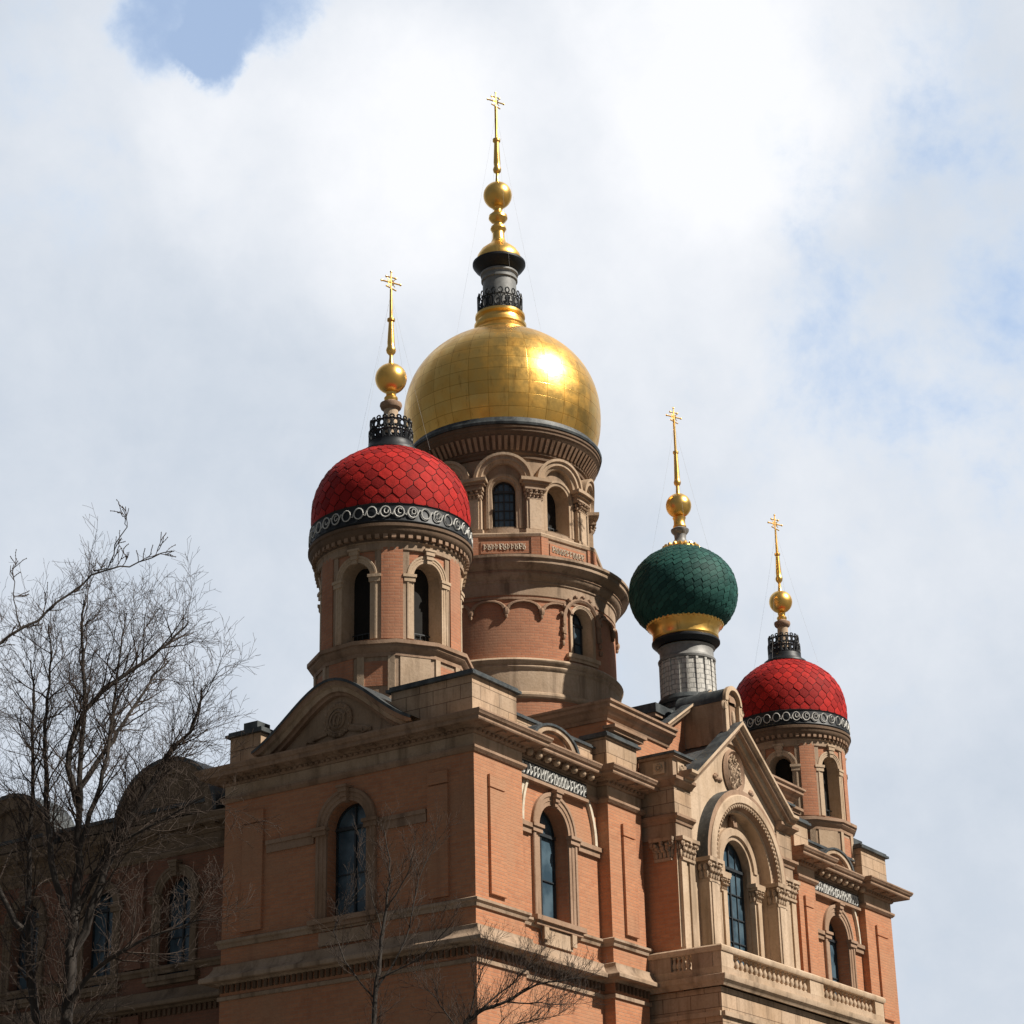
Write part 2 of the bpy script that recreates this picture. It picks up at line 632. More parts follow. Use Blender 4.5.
def make_surround(parent, m, uc, hw, sill, spring, w, proud, mat, impost=True, keystone=True, sillb=True, d0=0.0, apron=False):
    """moulded stone surround: stepped archivolt, jambs, imposts, keystone, sill"""
    mb = MB()
    p = [(0, d0), (0, d0+proud*.55), (w*.30, d0+proud*.55), (w*.34, d0+proud*.8), (w*.66, d0+proud*.8),
         (w*.70, d0+proud*1.15), (w*.95, d0+proud*1.15), (w, d0+proud*.9), (w, d0)]
    arch_sweep(mb, m, uc, hw, sill, spring, p, mat)
    if impost:
        for s in (-1, 1):
            a, b = sorted((uc+s*(hw-.025), uc+s*(hw+w+.07)))
            lbox(mb, m, a, b, spring-.17, spring-.05, d0, d0+proud*1.5, mat)
            lbox(mb, m, a-.03, b+.03, spring-.05, spring+.03, d0, d0+proud*2.0, mat)
    if keystone:
        t = spring+hw
        for k in range(3):
            ww = .07+.025*k
            lbox(mb, m, uc-ww, uc+ww, t-.04+k*.11, t+.07+k*.11, d0, d0+proud*(1.7+.5*k), mat)
        lbox(mb, m, uc-.16, uc+.16, t+.29, t+.35, d0, d0+proud*3.1, mat)
    if sillb:
        lbox(mb, m, uc-hw-w-.12, uc+hw+w+.12, sill-.12, sill-.002, d0, d0+proud*2.6, mat)
        lbox(mb, m, uc-hw-w-.05, uc+hw+w+.05, sill-.22, sill-.12, d0, d0+proud*1.8, mat)
    return mb.build('window_surround', parent)


def sweep_plan(mb, path, prof, mat, closed=False, caps=True):
    """mitred horizontal moulding; outward is to the right of the path; prof [(out, z)] from bottom to top"""
    n = len(path)
    P = [Vector((p[0], p[1])) for p in path]
    nor = []
    for i in range(n):
        d0 = (P[i]-P[i-1]).normalized() if (i > 0 or closed) else None
        d1 = (P[(i+1) % n]-P[i]).normalized() if (i < n-1 or closed) else None
        if d0 is None: d0 = d1
        if d1 is None: d1 = d0
        n0, n1 = Vector((d0.y, -d0.x)), Vector((d1.y, -d1.x))
        b = n0+n1
        nor.append(b/max(.3, b.dot(n0)))
    run = [0]
    for i in range(1, n+1):
        run.append(run[-1] + (P[i % n]-P[i-1]).length)
    segs = n if closed else n-1
    for i in range(segs):
        j = (i+1) % n
        for (o0, z0), (o1, z1) in zip(prof, prof[1:]):
            a0, b0 = P[i]+nor[i]*o0, P[j]+nor[j]*o0
            a1, b1 = P[i]+nor[i]*o1, P[j]+nor[j]*o1
            q = [(a0.x, a0.y, z0), (b0.x, b0.y, z0), (b1.x, b1.y, z1), (a1.x, a1.y, z1)]
            uv = [(run[i], z0+o0), (run[i+1], z0+o0), (run[i+1], z1+o1), (run[i], z1+o1)]
            mb.face(q, mat, uv)
    if caps and not closed:
        for i, fl in ((0, 1), (n-1, 0)):
            pp = [(P[i].x+nor[i].x*o, P[i].y+nor[i].y*o, z) for o, z in prof]
            if len(pp) > 2:
                mb.face(pp[::-1] if fl else pp, mat)


def dentils(mb, path, z0, z1, out0, out1, pitch, width, mat):
    for a, b in zip(path, path[1:]):
        A, B = Vector((*a, 0)), Vector((*b, 0))
        ln = (B-A).length
        if ln < .5:
            continue
        m = Flat((A.x, A.y, 0), (B-A).normalized())
        k = int(ln/pitch)
        for i in range(k):
            u = (i+.5)*ln/k
            lbox(mb, m, u-width/2, u+width/2, z0, z1, out0, out1, mat)


@curved
def lathe(mb, cx, cy, prof, mat, n=48, a0=0.0):
    arc = [0]
    for (r0, z0), (r1, z1) in zip(prof, prof[1:]):
        arc.append(arc[-1] + math.hypot(r1-r0, z1-z0))
    rm = max(r for r, z in prof)
    for i in range(n):
        a, b = a0 + 2*PI*i/n, a0 + 2*PI*(i+1)/n
        for k, ((r0, z0), (r1, z1)) in enumerate(zip(prof, prof[1:])):
            q = [(cx+r0*math.cos(a), cy+r0*math.sin(a), z0), (cx+r0*math.cos(b), cy+r0*math.sin(b), z0),
                 (cx+r1*math.cos(b), cy+r1*math.sin(b), z1), (cx+r1*math.cos(a), cy+r1*math.sin(a), z1)]
            uv = [(a*rm, arc[k]), (b*rm, arc[k]), (b*rm, arc[k+1]), (a*rm, arc[k+1])]
            mb.face(q, mat, uv)


def ball_prof(z, r, sq=1.0, n=14):
    return [(max(.001, r*math.sin(PI*i/n)), z - r*sq*math.cos(PI*i/n)) for i in range(n+1)]


@curved
def tube(mb, pts, radii, sides, mat, cap=True):
    pts = [Vector(p) for p in pts]
    n = len(pts)
    if not hasattr(radii, '__len__'):
        radii = [radii]*n
    t = (pts[1]-pts[0]).normalized()
    ref = Vector((0, 0, 1)) if abs(t.z) < .9 else Vector((1, 0, 0))
    x = t.cross(ref).normalized()
    rings = []
    for i, p in enumerate(pts):
        t = (pts[min(i+1, n-1)]-pts[max(i-1, 0)])
        if t.length < 1e-9:
            t = Vector((0, 0, 1))
        t.normalize()
        x = (x - t*x.dot(t))
        if x.length < 1e-6:
            x = t.orthogonal()
        x.normalize()
        y = t.cross(x)
        rings.append([tuple(p + (x*math.cos(2*PI*k/sides) + y*math.sin(2*PI*k/sides))*radii[i]) for k in range(sides)])
    for a, b in zip(rings, rings[1:]):
        for k in range(sides):
            k2 = (k+1) % sides
            mb.face([a[k], a[k2], b[k2], b[k]], mat)
    if cap:
        mb.face(rings[0][::-1], mat)
        mb.face(rings[-1], mat)


def ltube(mb, m, pts, r, mat, sides=5):
    tube(mb, [m(*p) for p in pts], r, sides, mat)


def lring(mb, m, uc, wc, ru, rw, d, r, mat, n=14, a0=0.0, a1=2*PI):
    ltube(mb, m, [(uc+ru*math.cos(a0+(a1-a0)*i/n), wc+rw*math.sin(a0+(a1-a0)*i/n), d) for i in range(n+1)], r, mat, 4)


@curved
def lblob(mb, m, uc, wc, d, ru, rw, rd, mat, n=8):
    rows = 5
    grid = []
    for i in range(rows+1):
        p = PI*i/rows
        grid.append([m(uc + ru*math.sin(p)*math.cos(2*PI*k/n), wc - rw*math.cos(p), d + rd*math.sin(p)*math.sin(2*PI*k/n)) for k in range(n)])
    for a, b in zip(grid, grid[1:]):
        for k in range(n):
            k2 = (k+1) % n
            mb.face([a[k], b[k], b[k2], a[k2]], mat)


def capital(mb, m, uc, hw, w0, w1, d0, d1, mat, seed=1):
    """leafy capital: bell, two rows of curled leaves, corner volutes, abacus"""
    rnd = random.Random(seed)
    h = w1-w0
    lbox(mb, m, uc-hw*.95, uc+hw*.95, w0, w0+h*.12, d0, d1+.02, mat)
    lbox(mb, m, uc-hw*.88, uc+hw*.88, w0+h*.12, w0+h*.84, d0, d1-.02, mat)
    lbox(mb, m, uc-hw*1.28, uc+hw*1.28, w0+h*.84, w1, d0, d1+.11, mat)
    for row, (wz, k, dd) in enumerate(((w0+h*.30, 4, .03), (w0+h*.55, 3, .06))):
        for i in range(k):
            u = uc + hw*.9*(-1 + 2*(i+.5)/k)
            lblob(mb, m, u, wz, d1+dd-.03, hw/k*.85, h*.19, .05, mat)
            lblob(mb, m, u+rnd.uniform(-.01, .01), wz+h*.13, d1+dd+.03, hw/k*.6, h*.07, .045, mat)
    for s in (-1, 1):
        lring(mb, m, uc+s*hw*1.0, w0+h*.72, h*.11, h*.11, d1+.06, h*.045, mat, 10)
        lblob(mb, m, uc+s*hw*1.0, w0+h*.72, d1+.06, h*.06, h*.06, .04, mat)
        n = 2
        for i in range(n):     # leaves on the flank
            dd = d0 + (d1-d0)*(i+.5)/n
            lblob(mb, m, uc+s*hw*.95, w0+h*.32, dd, .04, h*.19, (d1-d0)/n*.45, mat)
            lblob(mb, m, uc+s*hw*1.05, w0+h*.60, dd, .05, h*.15, (d1-d0)/n*.4, mat)
    lblob(mb, m, uc, w0+h*.80, d1+.08, h*.09, h*.10, .05, mat)


def filigree(mb, m, u0, u1, w0, w1, d, mat, seed=3, pitch=.13, r=.014):
    """dense scroll ornament of strokes and loops"""
    rnd = random.Random(seed)
    h = w1-w0
    k = max(2, int((u1-u0)/pitch))
    for i in range(k):
        u = u0 + (i+.5)*(u1-u0)/k
        q = rnd.random()
        ltube(mb, m, [(u-pitch*.38, w0+.02, d), (u-pitch*.30, w0+h*.5, d+.01), (u-pitch*.42, w1-.02, d)], r, mat, 4)
        if q < .4:
            lring(mb, m, u+.01, w0+h*.68, pitch*.34, h*.24, d, r, mat, 10)
            lring(mb, m, u+.01, w0+h*.26, pitch*.30, h*.2, d, r, mat, 8, .5, 5.2)
        elif q < .7:
            lring(mb, m, u, w0+h*.30, pitch*.36, h*.26, d, r, mat, 10)
            ltube(mb, m, [(u+pitch*.3, w0+h*.2, d), (u+.0, w0+h*.6, d+.01), (u+pitch*.25, w1-.03, d)], r, mat, 4)
        else:
            ltube(mb, m, [(u-pitch*.3, w0+.03, d), (u+pitch*.3, w0+h*.45, d), (u-pitch*.1, w0+h*.7, d), (u+pitch*.3, w1-.03, d)], r, mat, 4)
    return mb


def empty(name, loc, parent=None):
    o = bpy.data.objects.new(name, None)
    o.location = loc
    COL.objects.link(o)
    return o


def copy_part(src, parent, loc=None, rot=None):
    c = src.copy()
    COL.objects.link(c)
    c.parent = parent
    if loc is not None:
        c.location = loc
    if rot is not None:
        c.rotation_euler = rot
    return c


# ------------------------------------------------------------------ ground
mb = MB()
R_ = 2500
mb.face([(-R_, -R_, 0), (R_, -R_, 0), (R_, R_, 0), (-R_, R_, 0)], GROUND)
g = mb.build('ground')
g['kind'] = 'structure'
g['label'] = 'grey paved square around the cathedral'

# ------------------------------------------------------------------ cathedral
CATH = empty('cathedral', (0, 0, 0))
CATH['label'] = 'ornate orange brick cathedral with gold, red and green onion domes'
CATH['category'] = 'cathedral'

FRONT = Flat((0, 0, 0), (1, 0, 0))       # u = X
LEFT = Flat((0, 0, 0), (0, -1, 0))       # u = -Y
BAYD = -.22                              # recess of the window bays
ZC0, ZC1 = 16.93, 17.60                  # cornice
ZF = 16.74                               # foot of the frieze
ZSTR = 13.10
ZLED = 12.25

CORN = [(0, 17.08), (.05, 17.08), (.09, 17.12), (.09, 17.18), (.16, 17.20), (.20, 17.23), (.45, 17.25), (.47, 17.23), (.49, 17.26),
        (.49, 17.32), (.54, 17.35), (.57, 17.41), (.58, 17.42), (.58, 17.46), (.0, 17.55)]
STRING = [(0, ZSTR-.12), (.05, ZSTR-.12), (.07, ZSTR-.04), (.12, ZSTR), (.12, ZSTR+.06), (0, ZSTR+.11)]
FRIEZELINE = [(0, ZF-.10), (.04, ZF-.10), (.10, ZF-.03), (.10, ZF+.03), (0, ZF+.06)]
LEDGE = [(0, 12.08), (.04, 12.08), (.10, 12.13), (.34, 12.14), (.36, 12.12), (.38, 12.14), (.38, 12.22), (.35, 12.25), (.28, 12.28), (.20, 12.36),
         (.13, 12.48), (.13, 12.54), (0, 12.58)]


def mouldings(parent, path, zs=None):
    """cornice, frieze line, string course and ledge along a plan outline"""
    mb = MB()
    sweep_plan(mb, path, CORN, BROWN)
    dentils(mb, path, 17.125, 17.18, .09, .15, .17, .09, BROWN)
    dentils(mb, path, 17.20, 17.245, .18, .38, .50, .17, BROWN)
    mb.build('cornice', parent)
    mb = MB()
    sweep_plan(mb, path, FRIEZELINE, BROWN)
    sweep_plan(mb, path, [(0, ZF+.062), (.012, ZF+.062), (.012, 17.075), (0, 17.075)], STONE)
    mb.build('frieze', parent)
    mb = MB()
    sweep_plan(mb, path, STRING, STONED)
    mb.build('string_course', parent)
    mb = MB()
    sweep_plan(mb, path, LEDGE, STONED)
    dentils(mb, path, 11.90, 12.08, .0, .06, .17, .09, UMBER)  # dark umber paints the shadow under the ledge onto the dentils
    sweep_plan(mb, path, [(0, 11.70), (.05, 11.71), (.05, 11.80), (0, 11.82)], STONED)
    mb.build('ledge', parent)


def sunk_panel(parent, m, u0, u1, w0, w1, d=0.0, mat=None):
    """raised panel with a small sunk head"""
    mb = MB()
    p = .075
    a = mat or BRICK
    lbox(mb, m, u0, u1, w0, w1-.34, d, d+p, a)
    lbox(mb, m, u0, u1, w1-.30, w1, d, d+p, a)
    lbox(mb, m, u0+.03, u1-.03, w1-.34, w1-.30, d, d+p*.3, a)
    return mb.build('wall_panel', parent)


def segment_pediment(parent, uc, z0, m, d, w=1.12, h=.62):
    """small curved hood on the parapet, sunk in the middle, lead on top"""
    mb = MB()
    n = 16
    def arc(r0, r1, da, db, mat):
        for i in range(n):
            a, b = PI - PI*i/n, PI - PI*(i+1)/n
            def P(r, t, dd):
                return m(uc + w*r*math.cos(t), z0 + h*r*math.sin(t), dd)
            mb.face([P(r0, a, db), P(r0, b, db), P(r1, b, db), P(r1, a, db)], mat)
            mb.face([P(r1, a, db), P(r1, b, db), P(r1, b, da), P(r1, a, da)], mat)
            mb.face([P(r0, b, db), P(r0, a, db), P(r0, a, da), P(r0, b, da)], mat)
            mb.face([P(r0, b, da), P(r0, a, da), P(r1, a, da), P(r1, b, da)], mat)
    arc(1.0, 1.10, d-.5, d+.24, LEAD)
    arc(.80, .995, d-.2, d+.20, STONE)
    arc(.68, .80, d-.2, d+.12, BROWN)
    us = [uc - w*.7*math.cos(PI*i/n) for i in range(n+1)]
    strip(mb, m, us, lambda u: z0, lambda u: z0 + h*.7*math.sqrt(max(0, 1-((u-uc)/(w*.7))**2)), d-.06, BRICK)
    return mb.build('hood', parent)


def window_bay(parent, uc, bay0, bay1):
    """the recessed sunlit window bay, seen from the front"""
    m, d = FRONT, BAYD
    hw, sill, spring = .66, 13.25, 15.47
    make_window(parent, m, uc, hw, sill, spring, .42, d, reveal=BRICK)
    make_surround(parent, m, uc, hw, sill, spring, .32, .085, BROWN, d0=d)
    mb = MB()          # apron block under the sill
    lbox(mb, m, uc-.62, uc+.62, 12.62, 13.0, d, d+.10, STONE)
    lbox(mb, m, uc-.72, uc-.52, 12.72, 13.02, d+.10, d+.16, STONE)
    lbox(mb, m, uc+.52, uc+.72, 12.72, 13.02, d+.10, d+.16, STONE)
    mb.build('sill_apron', parent)
    for a, b in ((bay0+.01, uc-1.07), (uc+1.07, bay1-.01)):   # impost bands running to the pilasters
        mb = MB()
        lbox(mb, m, a, b, 15.22, 15.36, d, d+.08, BROWN)
        lbox(mb, m, a, b, 15.36, 15.47, d, d+.13, BROWN)
        mb.build('impost_band', parent)
    for s in (-1, 1):          # white curved strips in the corners
        mb = MB()
        pts = []
        for i in range(9):
            t = i/8
            e_ = (bay1-.10) if s > 0 else (bay0+.10)
            pts.append((e_ - s*.30*t**2.2, 15.50 + t*1.12))
        for (u0, w0), (u1, w1) in zip(pts, pts[1:]):
            for k, (o, dd) in enumerate(((0, .05), (.09, .09))):
                q = [m(u0-s*o, w0, d+dd), m(u1-s*o, w1, d+dd), m(u1-s*(o+.085), w1, d+dd), m(u0-s*(o+.085), w0, d+dd)]
                mb.face(q if s < 0 else q[::-1], CREAM)
                q = [m(u0-s*(o+.085), w0, d), m(u1-s*(o+.085), w1, d), m(u1-s*(o+.085), w1, d+dd), m(u0-s*(o+.085), w0, d+dd)]
                mb.face(q, CREAM)
                q = [m(u0-s*o, w0, d), m(u1-s*o, w1, d), m(u1-s*o, w1, d+dd), m(u0-s*o, w0, d+dd)]
                mb.face(q, CREAM)
        mb.build('corner_relief', parent)
    mb = MB()          # cartouche
    lbox(mb, m, uc-1.66, uc+1.45, 16.60, 16.98, d, d+.125, IRON)
    lbox(mb, m, uc-1.70, uc+1.49, 16.52, 16.598, d, d+.16, BROWN)
    filigree(mb, m, uc-1.62, uc+1.41, 16.62, 16.95, d+.14, WHITE, seed=int(uc*10), pitch=.15, r=.02)
    mb.build('cartouche', parent)
    ball = None
    for i in range(8):
        u = uc - 1.4 + i*.4
        p = m(u, 17.14, d+.30)
        if ball is None:
            mb = MB()
            lathe(mb, 0, 0, ball_prof(0, .095), STONE, 10)
            lathe(mb, 0, 0, [(.06, .06), (.06, .14)], STONE, 8)
            ball = mb.build('cornice_ball', parent)
            ball.location = p
        else:
            copy_part(ball, parent, p)
    segment_pediment(parent, uc-.24, 17.48, m, d+.12, .98, .56)


def lower_window(parent, m, uc, d, hw=.75):
    make_window(parent, m, uc, hw, 4.2, 8.6, .4, d, reveal=BRICK)
    make_surround(parent, m, uc, hw, 4.2, 8.6, .42, .12, STONED, d0=d)


def pavilion(name, x0, x1, bay0, bay1, uc, mirror):
    xa, xb = min(x0, x1), max(x0, x1)
    W = 7.6
    mb = MB()
    m = FRONT
    top = 17.0
    da, db = (.11, 0) if mirror else (0, .11)
    sheet(mb, m, xa, bay0, 0, top, da, BRICK)
    sheet(mb, m, bay1, xb, 0, top, db, BRICK)
    arch_wall(mb, m, bay0, bay1, 0, top, [], BAYD, BRICK) if False else None
    arch_wall(mb, m, bay0, bay1, 10.5, top, [(uc, .66, 13.25, 15.47)], BAYD, BRICK)
    arch_wall(mb, m, bay0, bay1, 0, 10.5, [(uc, .75, 4.2, 8.6)], BAYD, BRICK)
    for u, dd in ((bay0, da), (bay1, db)):
        mb.face([m(u, 0, BAYD), m(u, 0, dd), m(u, top, dd), m(u, top, BAYD)], BRICK)
    uu = xa if mirror else xb
    mb.face([m(uu, 0, -.01), m(uu, 0, .11), m(uu, top, .11), m(uu, top, -.01)], BRICK)
    # flank
    if not mirror:
        arch_wall(mb, LEFT, -W, 0, 10.5, top, [(-3.72, .60, 13.25, 15.47)], 0, BRICK)
        arch_wall(mb, LEFT, -W, 0, 0, 10.5, [(-3.72, .75, 4.2, 8.6)], 0, BRICK)
    else:
        mb.face([(xb, 0, 0), (xb, W, 0), (xb, W, top), (xb, 0, top)], BRICK)
    mb.face([(xb, W, 0), (xa, W, 0), (xa, W, top), (xb, W, top)], BRICK)
    inner = xa if mirror else xb
    mb.face([(inner, 0, 0), (inner, W, 0), (inner, W, top), (inner, 0, top)], BRICK)
    # roof slab
    mb.face([(xa, -BAYD, 17.6), (xb, -BAYD, 17.6), (xb, W, 17.6), (xa, W, 17.6)], LEAD)
    P = mb.build(name, CATH)
    if not mirror:
        path = [(1.4, W), (0, W), (0, 0), (bay0, 0), (bay0, -BAYD), (bay1, -BAYD), (bay1, -.11), (xb, -.11), (xb, 1.0)]
    else:
        path = [(xa, 1.0), (xa, -.11), (bay0, -.11), (bay0, -BAYD), (bay1, -BAYD), (bay1, 0), (xb, 0), (xb, W), (xa, W)]
    mouldings(P, path)
    window_bay(P, uc, bay0, bay1)
    lower_window(P, m, uc, BAYD)
    # narrow sunk panels on the pilasters
    sunk_panel(P, m, xa+.30, xa+.82, 13.35, 16.2, da) if mirror else sunk_panel(P, m, xa+.55, xa+1.2, 13.35, 16.2, da)
    sunk_panel(P, m, xb-1.25, xb-.45, 13.35, 16.2) if mirror else sunk_panel(P, m, xb-1.05, xb-.45, 13.35, 16.2, .11)
    if mirror:
        sunk_panel(P, m, xb-1.95, xb-1.5, 13.35, 16.2) if False else None
    # parapets
    def block(xx0, xx1, yy0, yy1, z1, cap=.14, ov=.10, knob=None):
        mb = MB()
        box(mb, xx0, xx1, yy0, yy1, 17.6, z1, ASHLAR)
        box(mb, xx0-ov, xx1+ov, yy0-ov, yy1+ov, z1, z1+cap*.5, LEAD)
        box(mb, xx0-ov*.4, xx1+ov*.4, yy0-ov*.4, yy1+ov*.4, z1+cap*.5, z1+cap, LEAD)
        if knob:
            box(mb, *knob, LEAD)
        mb.build('parapet', P)
    if not mirror:
        block(.06, 1.95, .06, 2.45, 18.55)
        block(2.16, bay1, .30, .62, 18.12, .10, .07)
        block(bay1+.12, xb-.02, -.06, .7, 18.42)
        block(.06, .7, 6.55, 7.55, 18.36, knob=(.15, .65, 6.75, 7.2, 18.499, 18.72))
    else:
        block(xa+.06, bay0-.12, -.06, .7, 18.42)
        block(bay0-.04, bay1-.02, .30, .62, 18.12, .10, .07)
        block(bay1+.15, xb+.05, .05, 1.8, 18.55, knob=(bay1+.5, bay1+1.3, .5, 1.2, 18.689, 19.05))
    return P


CP = pavilion('corner_pavilion', 0, 7.45, 2.02, 5.80, 3.68, False)
EP = pavilion('end_pavilion', 16.3, 22.9, 17.40, 21.02, 19.37, True)

# ---- flank of the corner pavilion: window, panels, big curved pediment
hw, sill, spring = .60, 13.25, 15.47
make_window(CP, LEFT, -3.72, hw, sill, spring, .38, 0, reveal=BRICK)
make_surround(CP, LEFT, -3.72, hw, sill, spring, .30, .09, BROWN)
lower_window(CP, LEFT, -3.72, 0)
for a, b in ((-6.2, -4.72), (-2.72, -1.35)):
    mb = MB()
    lbox(mb, LEFT, a, b, 15.16, 15.36, 0, .05, BROWN)
    lbox(mb, LEFT, a, b, 15.36, 15.46, 0, .09, BROWN)
    mb.build('impost_band', CP)
mb = MB()
lbox(mb, LEFT, -4.5, -2.95, 12.62, 12.94, 0, .08, STONED)
mb.build('sill_apron', CP)
sunk_panel(CP, LEFT, -6.95, -6.3, 13.3, 16.3)
sunk_panel(CP, LEFT, -1.30, -.72, 13.3, 16.3)

mb = MB()
YC, HWP, HP = 4.05, 2.45, 1.42
def bell(t):
    k = .30
    slope = 1 - (math.sqrt(t*t+k*k)-k)/(math.sqrt(1+k*k)-k)
    return 17.64 + HP*(.45*(.5+.5*math.cos(PI*t)) + .55*slope)
N = 30
ts = [-1+2*i/N for i in range(N+1)]
def pedrow(off, t):
    """outline point moved inward by off"""
    e = .01
    a = Vector((t*HWP, bell(t)))
    tt = Vector((2*e*HWP, bell(min(1, t+e))-bell(max(-1, t-e)))).normalized()
    nn = Vector((tt.y, -tt.x))
    q = a + nn*off
    return (-YC+q.x, max(q.y, 17.63))
rings = [(-.10, -.9, LEAD), (-.10, .34, LEAD), (-.03, .34, LEAD), (-.03, .30, BROWN), (.07, .28, BROWN), (.10, .20, STONE),
         (.20, .16, STONE), (.22, .08, BROWN), (.28, .06, BROWN), (.28, -.10, BROWN)]
for t0, t1 in zip(ts, ts[1:]):
    for (o0, d0, m0), (o1, d1, m1) in zip(rings, rings[1:]):
        a, b = pedrow(o0, t0), pedrow(o0, t1)
        c, e = pedrow(o1, t1), pedrow(o1, t0)
        mb.face([LEFT(*a, d0), LEFT(*b, d0), LEFT(*c, d1), LEFT(*e, d1)], m1)
    a, b = pedrow(.26, t0), pedrow(.26, t1)
    mb.face([LEFT(a[0], 17.6, -.08), LEFT(b[0], 17.6, -.08), LEFT(*b, -.08), LEFT(*a, -.08)], STONED)
    a, b = pedrow(-.10, t0), pedrow(-.10, t1)
    mb.face([LEFT(a[0], 17.6, -.9), LEFT(*a, -.9), LEFT(*b, -.9), LEFT(b[0], 17.6, -.9)], STONED)
PED = mb.build('curved_pediment', CP)
mb = MB()
u0 = -YC-.02
lblob(mb, LEFT, u0, 18.18, -.08, .34, .34, .07, STONED, 16)
for r in (.40, .34, .22, .12):
    lring(mb, LEFT, u0, 18.18, r, r, -.03 if r > .3 else .0, .04 if r > .3 else .025, STONED, 20)
for k in range(14):
    a = 2*PI*k/14
    lblob(mb, LEFT, u0+.40*math.cos(a), 18.18+.40*math.sin(a), -.03, .055, .055, .06, STONED, 6)
for k in (-.2, -.07, .07, .2):
    ltube(mb, LEFT, [(u0+k-.05, 18.02, 0), (u0+k, 18.18, .02), (u0+k+.04, 18.33, 0)], .02, STONED)
for s in (-1, 1):
    for k in range(5):
        ltube(mb, LEFT, [(u0+s*.34, 18.0-.03*k, -.05), (u0+s*(.6+.05*k), 17.9-.03*k, .0), (u0+s*(.85-.03*k), 17.86-.03*k, -.03),
                         (u0+s*1.02, 17.76+.015*k, -.06)], .035, STONED)
mb.build('medallion', CP)

# ---- left wing
WX = 1.35
WING = Flat((WX, 0, 0), (0, -1, 0))
wing_windows = [10.35+2.72*i for i in range(6)]
mb = MB()
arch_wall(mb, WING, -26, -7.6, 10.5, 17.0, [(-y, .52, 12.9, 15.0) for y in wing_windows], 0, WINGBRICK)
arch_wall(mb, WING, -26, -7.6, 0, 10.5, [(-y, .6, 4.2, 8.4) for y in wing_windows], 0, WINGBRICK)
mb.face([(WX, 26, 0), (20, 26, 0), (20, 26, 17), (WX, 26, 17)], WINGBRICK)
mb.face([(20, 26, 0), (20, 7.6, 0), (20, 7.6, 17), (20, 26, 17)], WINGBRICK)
mb.face([(WX, 7.6, 17.1), (20, 7.6, 17.1), (20, 26, 17.1), (WX, 26, 17.1)], LEAD)
SW = mb.build('side_wing', CATH)
wp = [(WX, 26), (WX, 7.6)]
dz = -.62
mb = MB()
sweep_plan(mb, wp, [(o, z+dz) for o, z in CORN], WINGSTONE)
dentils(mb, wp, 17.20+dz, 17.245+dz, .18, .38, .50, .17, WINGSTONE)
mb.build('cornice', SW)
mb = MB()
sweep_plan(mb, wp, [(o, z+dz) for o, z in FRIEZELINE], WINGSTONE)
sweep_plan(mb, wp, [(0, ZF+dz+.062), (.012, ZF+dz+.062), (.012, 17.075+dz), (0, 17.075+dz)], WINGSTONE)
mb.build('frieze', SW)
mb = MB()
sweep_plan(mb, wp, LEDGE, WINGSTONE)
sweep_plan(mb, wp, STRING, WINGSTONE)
dentils(mb, wp, 11.90, 12.08, .0, .06, .17, .09, UMBER)  # dentils coloured dark, as if in the ledge's shadow
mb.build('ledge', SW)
mb = MB()
box(mb, WX+.1, WX+.5, 7.7, 26, 17.0, 17.35, WINGSTONE)
box(mb, WX+.02, WX+.58, 7.7, 26, 17.35, 17.45, LEAD)
mb.build('parapet', SW)
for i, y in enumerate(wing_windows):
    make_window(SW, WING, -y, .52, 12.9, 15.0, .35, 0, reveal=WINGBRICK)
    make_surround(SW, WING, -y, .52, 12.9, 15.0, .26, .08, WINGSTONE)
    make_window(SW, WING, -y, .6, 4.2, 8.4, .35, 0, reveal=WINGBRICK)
    if i < 5:
        mb = MB()
        yy = y+1.36
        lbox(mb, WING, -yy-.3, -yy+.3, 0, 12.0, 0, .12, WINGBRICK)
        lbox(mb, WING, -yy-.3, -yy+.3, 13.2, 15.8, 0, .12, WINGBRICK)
        mb.build('pilaster', SW)
for yc in (10.75, 16.6, 22.4):
    mb = MB()
    n = 20
    def wp_(r, a, d):
        return WING(-yc + 1.72*r*math.cos(a), 17.0 + 1.62*r*math.sin(a), d)
    for i in range(n):
        a, b = PI*i/n, PI*(i+1)/n
        for (r0, d0, _), (r1, d1, mt) in zip([(1.06, -.8, 0), (1.06, .2, 0), (.99, .2, 0), (.99, .12, 0), (.80, .08, 0)],
                                             [(1.06, .2, LEAD), (.99, .2, LEAD), (.99, .12, WINGSTONE), (.80, .08, WINGSTONE), (.80, -.1, WINGSTONE)]):
            mb.face([wp_(r0, a, d0), wp_(r0, b, d0), wp_(r1, b, d1), wp_(r1, a, d1)], mt)
        mb.face([wp_(.82, a, -.08), wp_(.82, b, -.08), wp_(0, b, -.08)], WINGSTONE)
        mb.face([wp_(1.06, a, -.8), wp_(1.06, b, -.8), wp_(0, b, -.8)], LEAD)
    mb.build('curved_gable', SW)

# ---- central portal
PX, PH = 10.9, 3.25
PY = -1.0
m = Flat((0, PY, 0), (1, 0, 0))
mb = MB()
xl, xr = PX-PH, PX+PH
zc = 15.64
WX_ = PX+.10
# wall with the big arched recess
arch_wall(mb, m, xl, xr, 12.3, 17.42, [(PX, 1.62, 12.35, zc)], 0, STONEP)
for x, fl in ((xl, 0), (xr, 1)):
    mb.face([(x, PY, 0), (x, .26, 0), (x, .26, 17.75), (x, PY, 17.75)], BRICK)
TYM = Flat((0, PY+.15, 0), (1, 0, 0))
arch_wall(mb, TYM, PX-1.63, PX+1.63, 12.35, 17.4, [(WX_, .76, 13.2, 15.80)], 0, STONEP)
arch_sweep(mb, m, PX, 1.62, 12.35, zc, [(0, 0), (0, -.16)], STONEP, 24)
# gable
AP = 19.42
gx = 2.62
mb.face([m(PX-gx-.3, 17.40, .002), m(PX+gx+.3, 17.40, .002), m(PX, AP, .002)], STONEP)
